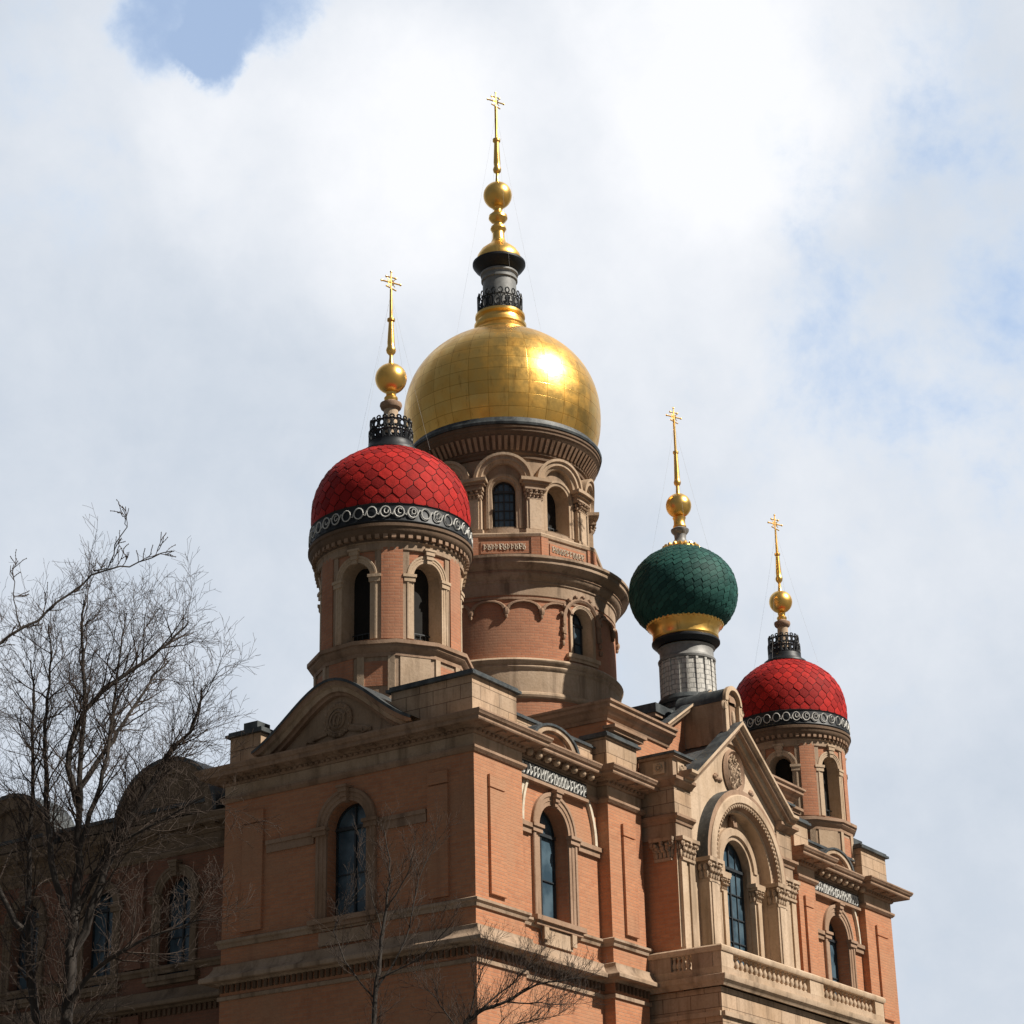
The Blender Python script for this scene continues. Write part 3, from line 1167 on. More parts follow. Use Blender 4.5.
# slate saddle roof behind the gable
for s in (-1, 1):
    q = [(PX, PY+.05, AP), (PX+s*(gx+.55), PY+.05, 17.45), (PX+s*(gx+.55), .2, 17.45), (PX, .2, AP)]
    mb.face(q, SLATE)
for a_, b_, y_ in ((7.40, xl+.02, .03), (xr-.02, 16.35, .25)):
    mb.face([(a_, y_, 0), (b_, y_, 0), (b_, y_, 18.2), (a_, y_, 18.2)], BRICK)
PORT = mb.build('portal', CATH)

# raking mouldings
mb = MB()
prof = [(0, 0), (0, .10), (.08, .14), (.08, .24), (.16, .30), (.16, .42), (.24, .46), (.30, .46), (.30, -.05)]   # (down from edge, out)
def rake(mb, m, path, prof, mats, flip=False):
    """moulding along a polyline in the wall plane; offsets measured downward-right-handed from the path"""
    P = [Vector(p) for p in path]
    nn = []
    for i in range(len(P)):
        d0 = (P[i]-P[i-1]).normalized() if i else (P[1]-P[0]).normalized()
        d1 = (P[i+1]-P[i]).normalized() if i < len(P)-1 else d0
        n0, n1 = Vector((-d0.y, d0.x)), Vector((-d1.y, d1.x))
        b = n0+n1
        nn.append(b/max(.35, b.dot(n0)))
    for i in range(len(P)-1):
        for k, ((o0, d0), (o1, d1)) in enumerate(zip(prof, prof[1:])):
            mt = mats[min(k, len(mats)-1)]
            a0, b0 = P[i]+nn[i]*o0, P[i+1]+nn[i+1]*o0
            a1, b1 = P[i]+nn[i]*o1, P[i+1]+nn[i+1]*o1
            mb.face([m(a0.x, a0.y, d0), m(b0.x, b0.y, d0), m(b1.x, b1.y, d1), m(a1.x, a1.y, d1)][::-1], mt)
    for i, fl in ((0, 0), (len(P)-1, 1)):
        pp = [m((P[i]+nn[i]*o).x, (P[i]+nn[i]*o).y, d) for o, d in prof]
        mb.face(pp if fl else pp[::-1], mats[0])
gp = [(PX-gx-.42, 17.40), (PX-gx, 17.40), (PX, AP-.06), (PX+gx, 17.40), (PX+gx+.42, 17.40)]
rprof = [(0, -.02), (0, .10), (.05, .14), (.05, .20), (.14, .24), (.16, .34), (.24, .38), (.28, .46), (.36, .46), (.36, -.03)]
rake(mb, m, gp, rprof, [BROWN, BROWN, STONE, STONE, BROWN, BROWN, STONEP, STONEP, LEAD])
mb.build('gable_moulding', PORT)

mb = MB()      # oval medallion
for k, (r, w) in enumerate(((.62, .07), (.50, .035))):
    lring(mb, m, PX+.05, 18.42, r*.82, r*.96, .05, w, BROWN, 26)
lblob(mb, m, PX+.05, 18.42, .02, .42, .50, .07, UMBER, 16)
rr = random.Random(5)
for k in range(46):
    a, q = rr.uniform(0, 2*PI), rr.uniform(.05, .46)
    u, w = PX+.05+q*.8*math.cos(a), 18.42+q*math.sin(a)
    lring(mb, m, u, w, rr.uniform(.03, .08), rr.uniform(.04, .1), .09, .018, STONE, 7, rr.uniform(0, 3), rr.uniform(4, 6))
mb.build('medallion', PORT)
mb = MB()
for u in (-.85, 1.0):
    for k in range(5):
        lblob(mb, m, PX+u+rr.uniform(-.15, .15), 18.08+rr.uniform(-.06, .08), .02, .10, .06, .06, BROWN, 7)
mb.build('leaf_relief', PORT)

mb = MB()      # acroterion: little barrel-roofed scroll at the apex
AC = Flat((0, PY-.10, 0), (1, 0, 0))
n = 14
def sc(r, a, d):
    return AC(PX + .44*r*math.cos(a), 20.36 + .46*r*math.sin(a), d)
for i in range(n):
    a, b = PI*i/n, PI*(i+1)/n
    for (r0, d0), (r1, d1), mt in (((1.0, -1.5), (1.0, .02), LEAD), ((1.0, .02), (1.08, .02), STONE), ((1.08, .02), (1.08, .12), STONE),
                                   ((1.08, .12), (.8, .14), STONEP), ((.8, .14), (.8, .02), STONE), ((.8, .02), (.42, .02), BROWN),
                                   ((.42, .02), (.42, .08), STONE), ((.42, .08), (0, .10), BROWN)):
        mb.face([sc(r0, a, d0), sc(r0, b, d0), sc(r1, b, d1), sc(r1, a, d1)], mt)
lbox(mb, AC, PX-.42, PX+.42, 19.2, 20.36, -1.5, -.02, STONED)
for s in (-1, 1):
    lbox(mb, AC, PX+s*.40-.09, PX+s*.40+.09, 19.4, 20.36, -.02, .10, STONEP)
    lring(mb, AC, PX+s*.47, 20.20, .10, .10, .06, .05, STONE, 10)
lbox(mb, AC, PX-.15, PX+.15, 19.5, 20.28, -.02, .05, BROWN)
lblob(mb, AC, PX, 19.95, .06, .09, .22, .06, STONE)
mb.build('acroterion', PORT)

# pilasters of the portal with capitals and dado blocks above
for s in (-1, 1):
    ux = PX + s*(PH-.40)
    mb = MB()
    for k, (du, wd, dp) in enumerate(((-.21, .13, .10), (0, .08, .05), (.21, .13, .10))):
        lbox(mb, m, ux+du-wd, ux+du+wd, 13.0, 15.40, 0, dp, STONEP)
    lbox(mb, m, ux-.40, ux+.40, 12.95, 13.14, 0, .14, STONE)
    mb.build('pilaster', PORT)
    mb = MB()
    capital(mb, m, ux, .35, 15.38, 15.98, 0, .12, STONE, 3)
    mside = Flat((xl, 0, 0), (0, -1, 0)) if s < 0 else Flat((xr, 0, 0), (0, 1, 0))
    us = .62 if s < 0 else -.62
    capital(mb, mside, us, .27, 15.38, 15.98, 0, .05, STONED, 4)
    mb.build('capital', PORT)
    mb = MB()
    pth = [(xl, .02), (xl, PY), (xl+.84, PY)] if s < 0 else [(xr-.84, PY), (xr, PY), (xr, .02)]
    sweep_plan(mb, pth, [(0, 16.36), (.06, 16.36), (.08, 16.44), (.16, 16.50), (.16, 16.57), (0, 16.62)], BROWN)
    sweep_plan(mb, pth, [(0, 16.622), (.03, 16.622), (.03, 17.34), (0, 17.34)], ASHLAR)
    sweep_plan(mb, pth, [(0, 17.342), (.08, 17.342), (.14, 17.42), (.22, 17.47), (.22, 17.55), (0, 17.60)], BROWN)
    sweep_plan(mb, pth, [(0, 15.98), (.025, 15.98), (.025, 16.358), (0, 16.358)], STONED)
    mb.build('entablature', PORT)
    mb = MB()
    a, b = (xl-.02, xl+.72) if s < 0 else (xr-.72, xr+.02)
    box(mb, a, b, PY-.02, .0, 17.60, 18.10, STONED)
    box(mb, a-.10, b+.10, PY-.12, .0, 18.10, 18.17, BROWN)
    box(mb, a-.16, b+.16, PY-.18, .0, 18.17, 18.23, LEAD)
    for mm, uu, dd in ((m, (a+b)/2, .02), (mside, us, .02)):
        lbox(mb, mm, uu-.17, uu+.17, 17.70, 18.01, dd, dd+.04, STONEP)
        lring(mb, mm, uu, 17.86, .09, .09, dd+.05, .03, STONE, 10)
        lblob(mb, mm, uu, 17.86, dd+.05, .05, .05, .03, STONE)
    mb.build('parapet_block', PORT)

# big archivolt on columns
mb = MB()
AF = .40
ap = [(-.02, -.02), (-.02, AF-.22), (.04, AF-.20), (.10, AF-.12), (.10, AF-.06), (.18, AF-.06), (.22, AF), (.40, AF), (.44, AF-.03),
      (.44, AF-.06), (.58, AF-.06), (.58, -.02)]
pts = [(PI - PI*i/30) for i in range(31)]
for a, b in zip(pts, pts[1:]):
    for k, ((o0, d0), (o1, d1)) in enumerate(zip(ap, ap[1:])):
        def P(t, o, d):
            return m(PX + (1.62+o)*math.cos(t), zc + (1.62+o)*math.sin(t), d)
        mt_ = LEAD if k == len(ap)-2 else (BROWN if k in (2, 3, 9) else STONEP)
        mb.face([P(a, o0, d0), P(a, o1, d1), P(b, o1, d1), P(b, o0, d0)], mt_)
for i in range(44):        # bead row in the archivolt
    t = PI*(i+.5)/44
    lblob(mb, m, PX+1.76*math.cos(t), zc+1.76*math.sin(t), AF-.05, .05, .05, .045, STONE, 6)
mb.build('archivolt', PORT)
for s in (-1, 1):
    ux = PX+s*1.90
    mb = MB()
    lbox(mb, m, ux-.27, ux+.27, 12.95, 15.0, 0, AF-.12, STONEP)
    lbox(mb, m, ux-.17, ux+.17, 13.2, 15.0, AF-.12, AF-.06, STONEP)
    lbox(mb, m, ux-.33, ux+.33, 12.9, 13.15, 0, AF-.05, STONE)
    lbox(mb, m, ux-.28, ux-.20, 13.15, 15.0, AF-.12, AF-.08, STONE)
    lbox(mb, m, ux+.20, ux+.28, 13.15, 15.0, AF-.12, AF-.08, STONE)
    mb.build('column', PORT)
    mb = MB()
    capital(mb, m, ux, .29, 14.98, 15.62, 0, AF-.08, STONE, 7)
    mb.build('capital', PORT)
# inner window
make_window(PORT, TYM, WX_, .76, 13.2, 15.80, .20, 0, reveal=STONE, style=2)
mb = MB()
arch_sweep(mb, TYM, WX_, .76, 15.80, 15.80, [(0, 0), (0, .10), (.10, .10), (.12, .16), (.30, .16), (.34, .10), (.34, 0)], STONE, 22)
mb.build('window_surround', PORT)
for s in (-1, 1):
    ux = WX_+s*.96
    mb = MB()
    lbox(mb, TYM, ux-.17, ux+.17, 12.95, 14.98, 0, .16, STONEP)
    lbox(mb, TYM, ux-.10, ux+.10, 13.1, 14.98, .16, .22, STONEP)
    mb.build('column', PORT)
    mb = MB()
    capital(mb, TYM, ux, .17, 14.98, 15.40, 0, .18, STONE, 9)
    lbox(mb, TYM, ux-.24, ux+.24, 15.40, 15.85, 0, .12, STONE)
    lbox(mb, TYM, ux-.28, ux+.28, 15.40, 15.5, 0, .28, STONE)
    mb.build('capital', PORT)
mb = MB()      # console above the window
lblob(mb, TYM, PX, 17.0, .06, .13, .22, .12, BROWN, 8)
lring(mb, TYM, PX, 17.12, .11, .09, .12, .05, BROWN, 10)
for k in (-1, 0, 1):
    ltube(mb, TYM, [(PX+k*.08, 17.1, .15), (PX+k*.06, 16.9, .18), (PX+k*.03, 16.80, .08)], .03, BROWN)
mb.build('console', PORT)

# ---- balcony
BX0, BX1, BY = 7.5, 16.9, -2.2
mb = MB()
bp = [(BX0, .02), (BX0, BY), (BX1, BY), (BX1, .02)]
# lower storey that carries the balcony
lowm = Flat((0, BY+.12, 0), (1, 0, 0))
box(mb, BX0+.12, BX1-.12, BY+.12, -.01, 0, 12.02, ASHLAR)
lbox(mb, lowm, BX0+.12, BX1-.12, 11.3, 11.42, 0, .08, STONE)
lbox(mb, Flat((BX0+.12, 0, 0), (0, -1, 0)), .01, 2.06, 11.3, 11.42, 0, .08, STONE)
for u in (9.2, 12.2, 15.2):
    lbox(mb, lowm, u-.9, u+.9, 0, 9.5, 0, .03, STONED)
    arch_fill(mb, lowm, u, .7, .1, 7.5, .035, DARKIN)
box(mb, BX0+.1, BX1-.1, BY+.1, -.03, 12.25, 12.50, STONE)
BAL = mb.build('balcony', CATH)
mb = MB()
sweep_plan(mb, bp, [(0, 12.02), (.04, 12.02), (.08, 12.10), (.14, 12.15), (.16, 12.22), (.16, 12.28), (0, 12.32)], STONE)
sweep_plan(mb, bp, [(0, 12.322), (.0, 12.5), (-.26, 12.505), (-.26, 12.4)], STONE)
mb.build('balcony_base', BAL)
mb = MB()
sweep_plan(mb, bp, [(-.26, 12.88), (.03, 12.88), (.06, 12.93), (.06, 13.0), (.02, 13.04), (-.28, 13.04), (-.28, 12.88)], STONEP)
mb.build('handrail', BAL)
fb = Flat((0, BY, 0), (1, 0, 0))
for a, b in ((BX0, BX0+.62), (12.35, 13.15), (BX1-.55, BX1)):
    mb = MB()
    lbox(mb, fb, a+.002, b, 12.5, 12.88, -.24, .002, STONEP)
    mb.build('balustrade_post', BAL)
lb = Flat((BX0, 0, 0), (0, -1, 0))
for a, b in ((.02, .75), (1.35, 1.95)):
    mb = MB()
    lbox(mb, lb, a, b, 12.5, 12.88, -.24, 0, STONED)
    mb.build('balustrade_post', BAL)
mb = MB()
lathe(mb, 0, 0, [(.07, 0), (.07, .04), (.045, .06), (.075, .13), (.07, .18), (.035, .27), (.035, .31), (.06, .34), (.06, .38)], STONEP, 10)
first = mb.build('baluster', BAL)
spots = [(BX0+.62+(12.35-BX0-.62)*(i+.5)/17, BY+.12) for i in range(17)] + \
        [(13.15+(BX1-.55-13.15)*(i+.5)/13, BY+.12) for i in range(13)] + [(BX0+.12, -.8-.13*i) for i in range(4)]
for i, (x, y) in enumerate(spots):
    o = first if i == 0 else copy_part(first, BAL)
    o.location = (x, y, 12.5)

# ---- upper gable (nave front) behind the portal
PX = 11.55
AY = .16
am = Flat((0, AY, 0), (1, 0, 0))
ax0, ax1 = 6.35, 16.75
mb = MB()
sh, apz = 19.42, 20.95
gxx = 2.15
pl = [(ax0, 17.6), (ax1, 17.6), (ax1, sh), (PX+gxx, sh), (PX, apz), (PX-gxx, sh), (ax0, sh)]
mb.face([am(u, w, 0) for u, w in pl], BRICK, pl)
for x in (ax0, ax1):
    mb.face([(x, AY, 17.6), (x, 4.0, 17.6), (x, 4.0, sh), (x, AY, sh)], BRICK)
mb.face([(ax0, AY, sh), (PX-gxx, AY, sh), (PX-gxx, 4, sh), (ax0, 4, sh)], LEAD)
mb.face([(PX+gxx, AY, sh), (ax1, AY, sh), (ax1, 4, sh), (PX+gxx, 4, sh)], LEAD)
for s in (-1, 1):
    mb.face([(PX, AY, apz), (PX+s*gxx, AY, sh), (PX+s*gxx, 5, sh), (PX, 5, apz)], LEAD)
ATT = mb.build('upper_gable', CATH)
mb = MB()
aprof = [(0, 19.0), (.05, 19.0), (.08, 19.08), (.16, 19.14), (.20, 19.22), (.30, 19.28), (.30, 19.37), (.36, 19.40), (.36, 19.46), (0, 19.52)]
sweep_plan(mb, [(ax0, 4.0), (ax0, AY), (PX-gxx+.1, AY)], aprof, BROWN)
mb.build('cornice', ATT)
mb = MB()
sweep_plan(mb, [(PX+gxx-.1, AY), (ax1, AY), (ax1, 4.0)], aprof, BROWN)
mb.build('cornice', ATT)
mb = MB()
rp = [(0, -.01), (0, .10), (.06, .14), (.10, .24), (.18, .28), (.22, .34), (.28, .34), (.28, -.02)]
rake(mb, am, [(PX-gxx-.25, sh-.12), (PX, apz-.14), (PX+gxx+.25, sh-.12)], rp, [BROWN, BROWN, STONE, STONE, STONEP, STONEP, LEAD])
mb.build('gable_moulding', ATT)
for a, b in ((ax0, ax0+1.35), (ax1-1.35, ax1)):     # low caps on the attic at the pilaster line
    mb = MB()
    lbox(mb, am, a-.15, b, 18.62, 18.72, 0, .30, BROWN)
    lbox(mb, am, a-.22, b+.06, 18.72, 18.80, 0, .38, BROWN)
    mb.build('attic_band', ATT)
mb = MB()     # lead covered block beside the green turret
box(mb, 10.15, 11.2, .9, 2.2, 19.4, 20.20, STONED)
box(mb, 10.05, 11.3, .8, 2.3, 20.20, 20.30, BROWN)
box(mb, 10.0, 11.35, .75, 2.35, 20.30, 20.56, LEAD)
mb.build('roof_block', ATT)

# main roofs behind the parapets
mb = MB()
def roof(x0, x1, y0, y1, z0, z1, mat):
    xm, ym = (x0+x1)/2, (y0+y1)/2
    i = min(x1-x0, y1-y0)*.35
    a = [(x0, y0, z0), (x1, y0, z0), (x1, y1, z0), (x0, y1, z0)]
    b = [(x0+i, y0+i, z1), (x1-i, y0+i, z1), (x1-i, y1-i, z1), (x0+i, y1-i, z1)]
    for k in range(4):
        mb.face([a[k], a[(k+1) % 4], b[(k+1) % 4], b[k]], mat)
    mb.face(b, mat)
roof(4.5, 19, 1.2, 12.5, 17.62, 19.2, SLATE)
roof(2.5, 19, 12.5, 25, 17.2, 18.2, SLATE)
mb.build('roof', CATH)


# ------------------------------------------------------------------ domes and towers
@curved
def scales(mb, prof, rows, cols, mat, cx, cy, twist=0.0, lift=.02, gap=.05, tilt=.03, a0=0.0):
    """pointed overlapping scale tiles over a dome profile [(r,z)]"""
    arc = [0]
    for (r0, z0), (r1, z1) in zip(prof, prof[1:]):
        arc.append(arc[-1]+math.hypot(r1-r0, z1-z0))
    T = arc[-1]
    def at(s):
        s = max(0, min(T, s))
        for k in range(len(arc)-1):
            if s <= arc[k+1]:
                f = (s-arc[k])/max(1e-9, arc[k+1]-arc[k])
                (r0, z0), (r1, z1) = prof[k], prof[k+1]
                t = Vector((r1-r0, z1-z0)).normalized()
                return r0+(r1-r0)*f, z0+(z1-z0)*f, Vector((t.y, -t.x))
        return prof[-1][0], prof[-1][1], Vector((0, 1))
    h = T/rows
    rnd = random.Random(9)
    def pt(ang, s, off):
        r, z, nn = at(s)
        r += nn.x*off
        z += nn.y*off
        return (cx+r*math.cos(ang), cy+r*math.sin(ang), z)
    for j in range(-1, rows+1):
        s = (j+.5)*h
        for k in range(cols):
            w = 2*PI/cols
            a = a0 + (k + .5*(j % 2))*w + twist*j
            g_ = 1-gap
            jit = rnd.uniform(-.006, .006)
            pts = [(0, .80), (.5, .20), (.5, -.20), (0, -.80), (-.5, -.20), (-.5, .20)]
            q = []
            for (u, v) in pts:
                ss = s + v*h*g_
                if ss < 0: ss = 0
                if ss > T: ss = T
                off = lift + jit + tilt*(-v)
                q.append((a + u*w*g_ + twist*v + rnd.uniform(-.012, .012)*w, ss, off))
            if max(x[1] for x in q) - min(x[1] for x in q) < h*.25:
                continue
            c = pt(a, max(0, min(T, s)), lift+jit+.012)
            ring = [pt(*x) for x in q]
            low = [pt(x[0], x[1], -.01) for x in q]
            for i in range(6):
                mb.face([ring[i], c, ring[(i+1) % 6]], mat)
                mb.face([ring[i], ring[(i+1) % 6], low[(i+1) % 6], low[i]], mat)


def smooth_prof(prof, k=4):
    """Catmull-Rom refinement of a profile"""
    P = [Vector(p) for p in prof]
    out = []
    for i in range(len(P)-1):
        p0, p1, p2, p3 = P[max(i-1, 0)], P[i], P[i+1], P[min(i+2, len(P)-1)]
        for s in range(k):
            t = s/k
            q = .5*((2*p1) + (p2-p0)*t + (2*p0-5*p1+4*p2-p3)*t*t + (3*p1-p0-3*p2+p3)*t**3)
            out.append((q.x, q.y))
    out.append(tuple(P[-1]))
    return out


def make_cross(parent, cx, cy, z, s, ang):
    """ornate gilded orthodox cross on its rod, z = crossing"""
    mb = MB()
    ux, uy = math.cos(ang), math.sin(ang)
    def P(u, w):
        return (cx+ux*u*s, cy+uy*u*s, z+w*s)
    r = .075*s
    tube(mb, [P(0, -1.2), P(0, 1.15)], r, 6, GOLD)
    tube(mb, [P(-1, 0), P(1, 0)], r, 6, GOLD)
    tube(mb, [P(-.5, .55), P(.5, .55)], r*.9, 6, GOLD)
    tube(mb, [P(-.55, -.45), P(.55, -.75)], r*.9, 6, GOLD)
    for u, w in ((-1, 0), (1, 0), (0, 1.15), (-.5, .55), (.5, .55)):
        c = P(u, w)
        lathe(mb, c[0], c[1], ball_prof(c[2], .12*s, 1, 6), GOLD, 8)
    for sx in (-1, 1):
        tube(mb, [P(sx*.12, .12), P(sx*.42, .40)], r*.55, 5, GOLD)
        tube(mb, [P(sx*.12, -.12), P(sx*.42, -.40)], r*.55, 5, GOLD)
        pts = [P(sx*.30*math.cos(a*PI/8), .30*math.sin(a*PI/8)) for a in range(-4, 5)]
        tube(mb, pts, r*.6, 5, GOLD)
    return mb.build('cross', parent)


def make_wires(parent, cx, cy, ztop, r, zbot, n=4, a0=.5):
    for k in range(n):
        a = a0 + 2*PI*k/n
        mb = MB()
        p0 = Vector((cx, cy, ztop))
        p1 = Vector((cx+r*math.cos(a), cy+r*math.sin(a), zbot))
        pts = [p0.lerp(p1, t/8) - Vector((0, 0, .05*math.sin(PI*t/8))) for t in range(9)]
        tube(mb, pts, .002, 4, WIRE)
        mb.build('guy_wire', parent)


def crown_rail(parent, cx, cy, r, z0, z1, n, tr=.018):
    mb = MB()
    c = Cyl(cx, cy, r)
    h = z1-z0
    full = 2*PI*r
    for i in range(n):
        u = full*(i+.5)/n
        p = full/n
        ltube(mb, c, [(u-p/2, z0, 0), (u-p/2, z0+h*.75, 0)], tr, IRON, 4)
        lring(mb, c, u-p/2, z0+h*.86, p*.30, h*.14, 0, tr*.9, IRON, 8)
        lring(mb, c, u, z0+h*.36, p*.36, h*.26, 0, tr*.8, IRON, 9)
    for w in (z0+.02, z0+h*.68):
        ltube(mb, c, [(full*i/36, w, 0) for i in range(37)], tr, IRON, 4)
    return mb.build('railing', parent)


VIEW = math.atan2(-28.39-4.67, -41.16-3.0)      # direction from the corner turret towards the street


def turret(cx, cy, z0, rs, zs, rot, cross_ang):
    """domed belfry turret; radii scaled rs, heights zs, z0 = top of the base moulding"""
    def Z(z):
        return z0 + (z-20.58)*zs
    def PR(p):
        return [(r*rs, Z(z)) for r, z in p]
    c = Cyl(cx, cy, 1.88*rs, rot)
    full = 2*PI*1.88*rs
    hw, sill, spring = .42*rs, Z(20.62), Z(22.34)
    ops = [(full*(i+.5)/6, hw, sill, spring) for i in range(6)]
    mb = MB()
    arch_wall(mb, c, 0, full, Z(20.5), Z(23.2), ops, 0, BRICK2)
    T = mb.build('turret', CATH)
    # twelve sided base
    mb = MB()
    a12 = rot + rad(3)
    lathe(mb, cx, cy, [(1.97*rs, 17.62), (1.97*rs, Z(20.22))], STONED, 12, a12)
    for k in range(12):
        a = a12 + 2*PI*(k+.5)/12
        fm = Flat((cx, cy, 0), (-math.sin(a), math.cos(a), 0))
        dd = 1.97*rs*math.cos(PI/12)
        wd = 1.97*rs*math.sin(PI/12)
        if k % 2:
            lbox(mb, fm, -wd*.62, wd*.62, Z(19.35), Z(20.0), dd, dd+.02, BRICK2)
            for s in (-1, 1):
                lbox(mb, fm, s*wd*.78-.09, s*wd*.78+.09, Z(19.2), Z(20.12), dd, dd+.05, STONE)
        else:
            lbox(mb, fm, -wd*.80, wd*.80, Z(19.2), Z(20.12), dd, dd+.035, BRICK2 if k % 4 == 0 else STONE)
    mb.build('turret_base', T)
    mb = MB()
    lathe(mb, cx, cy, PR([(1.97, 20.12), (2.02, 20.12), (2.02, 20.22), (2.06, 20.25), (2.13, 20.34), (2.13, 20.40), (2.19, 20.41), (2.19, 20.51),
                          (2.02, 20.56), (1.7, 20.60)]), BROWN, 12, a12)
    mb.build('base_moulding', T)
    # brick piers between the windows, stone margins
    for i in range(6):
        mb = MB()
        u = full*i/6
        w = .27*rs
        lbox(mb, c, u-w, u+w, Z(20.6), Z(23.10), 0, .07*rs, BRICK2)
        lbox(mb, c, u-w-.17*rs, u-w-.002, Z(20.6), Z(23.10), 0, .035*rs, STONED)
        lbox(mb, c, u+w+.002, u+w+.17*rs, Z(20.6), Z(23.10), 0, .035*rs, STONED)
        mb.build('pier', T)
        uc = ops[i][0]
        make_window(T, c, uc, hw, sill, spring, .48*rs, 0, bars=False, dark=True, reveal=STONE)
        make_surround(T, c, uc, hw, sill, spring, .19*rs, .05*rs, STONEP, sillb=False)
    # dentilled cornice
    mb = MB()
    lathe(mb, cx, cy, PR([(1.90, 23.02), (1.95, 23.04), (1.95, 23.22), (2.0, 23.25)]), STONED, 72)
    lathe(mb, cx, cy, PR([(2.0, 23.25), (2.0, 23.34), (2.13, 23.44), (2.17, 23.52), (2.17, 23.58), (2.21, 23.60), (2.21, 23.68), (2.12, 23.72), (2.05, 23.73)]), UMBER, 72)
    cc = Cyl(cx, cy, 1.98*rs)
    f2 = 2*PI*1.98*rs
    for i in range(60):
        u = f2*(i+.5)/60
        lbox(mb, cc, u-.055*rs, u+.055*rs, Z(23.31), Z(23.43), 0, .12*rs, BROWN)
    mb.build('cornice', T)
    # black band with white scrolls
    mb = MB()
    lathe(mb, cx, cy, PR([(2.08, 23.70), (2.14, 23.72), (2.17, 23.76), (2.15, 23.80), (2.15, 24.20), (2.18, 24.24), (2.10, 24.28)]), IRON, 72)
    mb.build('dome_band', T)
    mb = MB()
    c2 = Cyl(cx, cy, 2.17*rs)
    f3 = 2*PI*2.17*rs
    n = 38
    rnd = random.Random(4)
    for i in range(n):
        u = f3*(i+.5)/n
        p = f3/n
        zc_ = Z(24.0)
        lring(mb, c2, u, zc_, p*.36, .15*zs, .012, .018*rs, WHITE, 12)
        q = rnd.random()
        if q < .5:
            lring(mb, c2, u+p*.05, zc_+.02, p*.15, .07*zs, .012, .016*rs, WHITE, 8, rnd.uniform(0, 3), rnd.uniform(4, 7))
        ltube(mb, c2, [(u+p*.36, zc_-.05, .012), (u+p*.5, zc_+.08*rnd.choice((-1, 1)), .012), (u+p*.64, zc_+.05, .012)], .018*rs, WHITE, 4)
    mb.build('scroll_ornament', T)
    # dome
    prof = [(2.10, 24.22), (2.13, 24.6), (2.11, 24.98), (2.02, 25.36), (1.85, 25.70), (1.60, 26.0), (1.26, 26.27), (.90, 26.45), (.62, 26.54)]
    prof = PR(smooth_prof(prof))
    mb = MB()
    lathe(mb, cx, cy, prof, UNDER_RED, 64)
    scales(mb, prof, 12, 36, RED, cx, cy, twist=0, lift=.013*rs, gap=.062, tilt=.008, a0=rot)
    mb.build('dome', T, sharp=50)
    mb = MB()
    lathe(mb, cx, cy, PR([(.62, 26.42), (.78, 26.47), (.82, 26.53), (.80, 26.60), (.68, 26.66), (.62, 26.78), (.62, 26.86), (.58, 26.92), (.54, 27.02), (.30, 27.08), (.24, 27.1)]), IRON, 32)
    mb.build('dome_collar', T)
    crown_rail(T, cx, cy, .59*rs, Z(26.86), Z(27.26), 22, .030*rs)
    crown_rail(T, cx, cy, .56*rs, Z(27.22), Z(27.56), 18, .028*rs)
    mb = MB()
    lathe(mb, cx, cy, PR([(.24, 27.05), (.24, 27.1), (.21, 27.2), (.20, 27.92)]), STONEP, 20)
    lathe(mb, cx, cy, PR([(.20, 27.92), (.28, 27.98), (.31, 28.06), (.30, 28.12), (.20, 28.16), (.17, 28.2)]), BROWN, 20)
    mb.build('spire_post', T)
    mb = MB()
    lathe(mb, cx, cy, PR([(.17, 28.2), (.19, 28.26), (.19, 28.30), (.13, 28.38), (.15, 28.46), (.10, 28.52)]), GOLD, 20)
    lathe(mb, cx, cy, [(r*rs, z) for r, z in ball_prof(Z(28.90), .44, rs, 18)], GOLD, 28)
    lathe(mb, cx, cy, PR([(.10, 29.28), (.075, 29.36), (.05, 29.55), (.05, 29.62), (.12, 29.70), (.14, 29.78), (.12, 29.86), (.10, 29.90),
                          (.105, 30.0), (.07, 30.62), (.065, 30.68), (.11, 30.70), (.11, 30.76), (.05, 30.80), (.035, 31.7)]), GOLD, 16)
    mb.build('finial', T)
    make_cross(T, cx, cy, Z(31.92), .30*rs**.5, cross_ang)
    make_wires(T, cx, cy, Z(31.6), 1.3*rs, Z(26.4), 4, rot+.4)
    return T


T1 = turret(3.0, 4.67, 20.58, 1.0, 1.0, VIEW - PI/3 + rad(1.0), rad(-25))
T1['label'] = 'larger near turret with red scaled dome above the shaded corner'
T2 = turret(20.72, 1.96, 19.35, .865, .92, VIEW - PI/3 + rad(6), rad(-25))
T2['label'] = 'smaller far turret with red scaled dome at the right end'

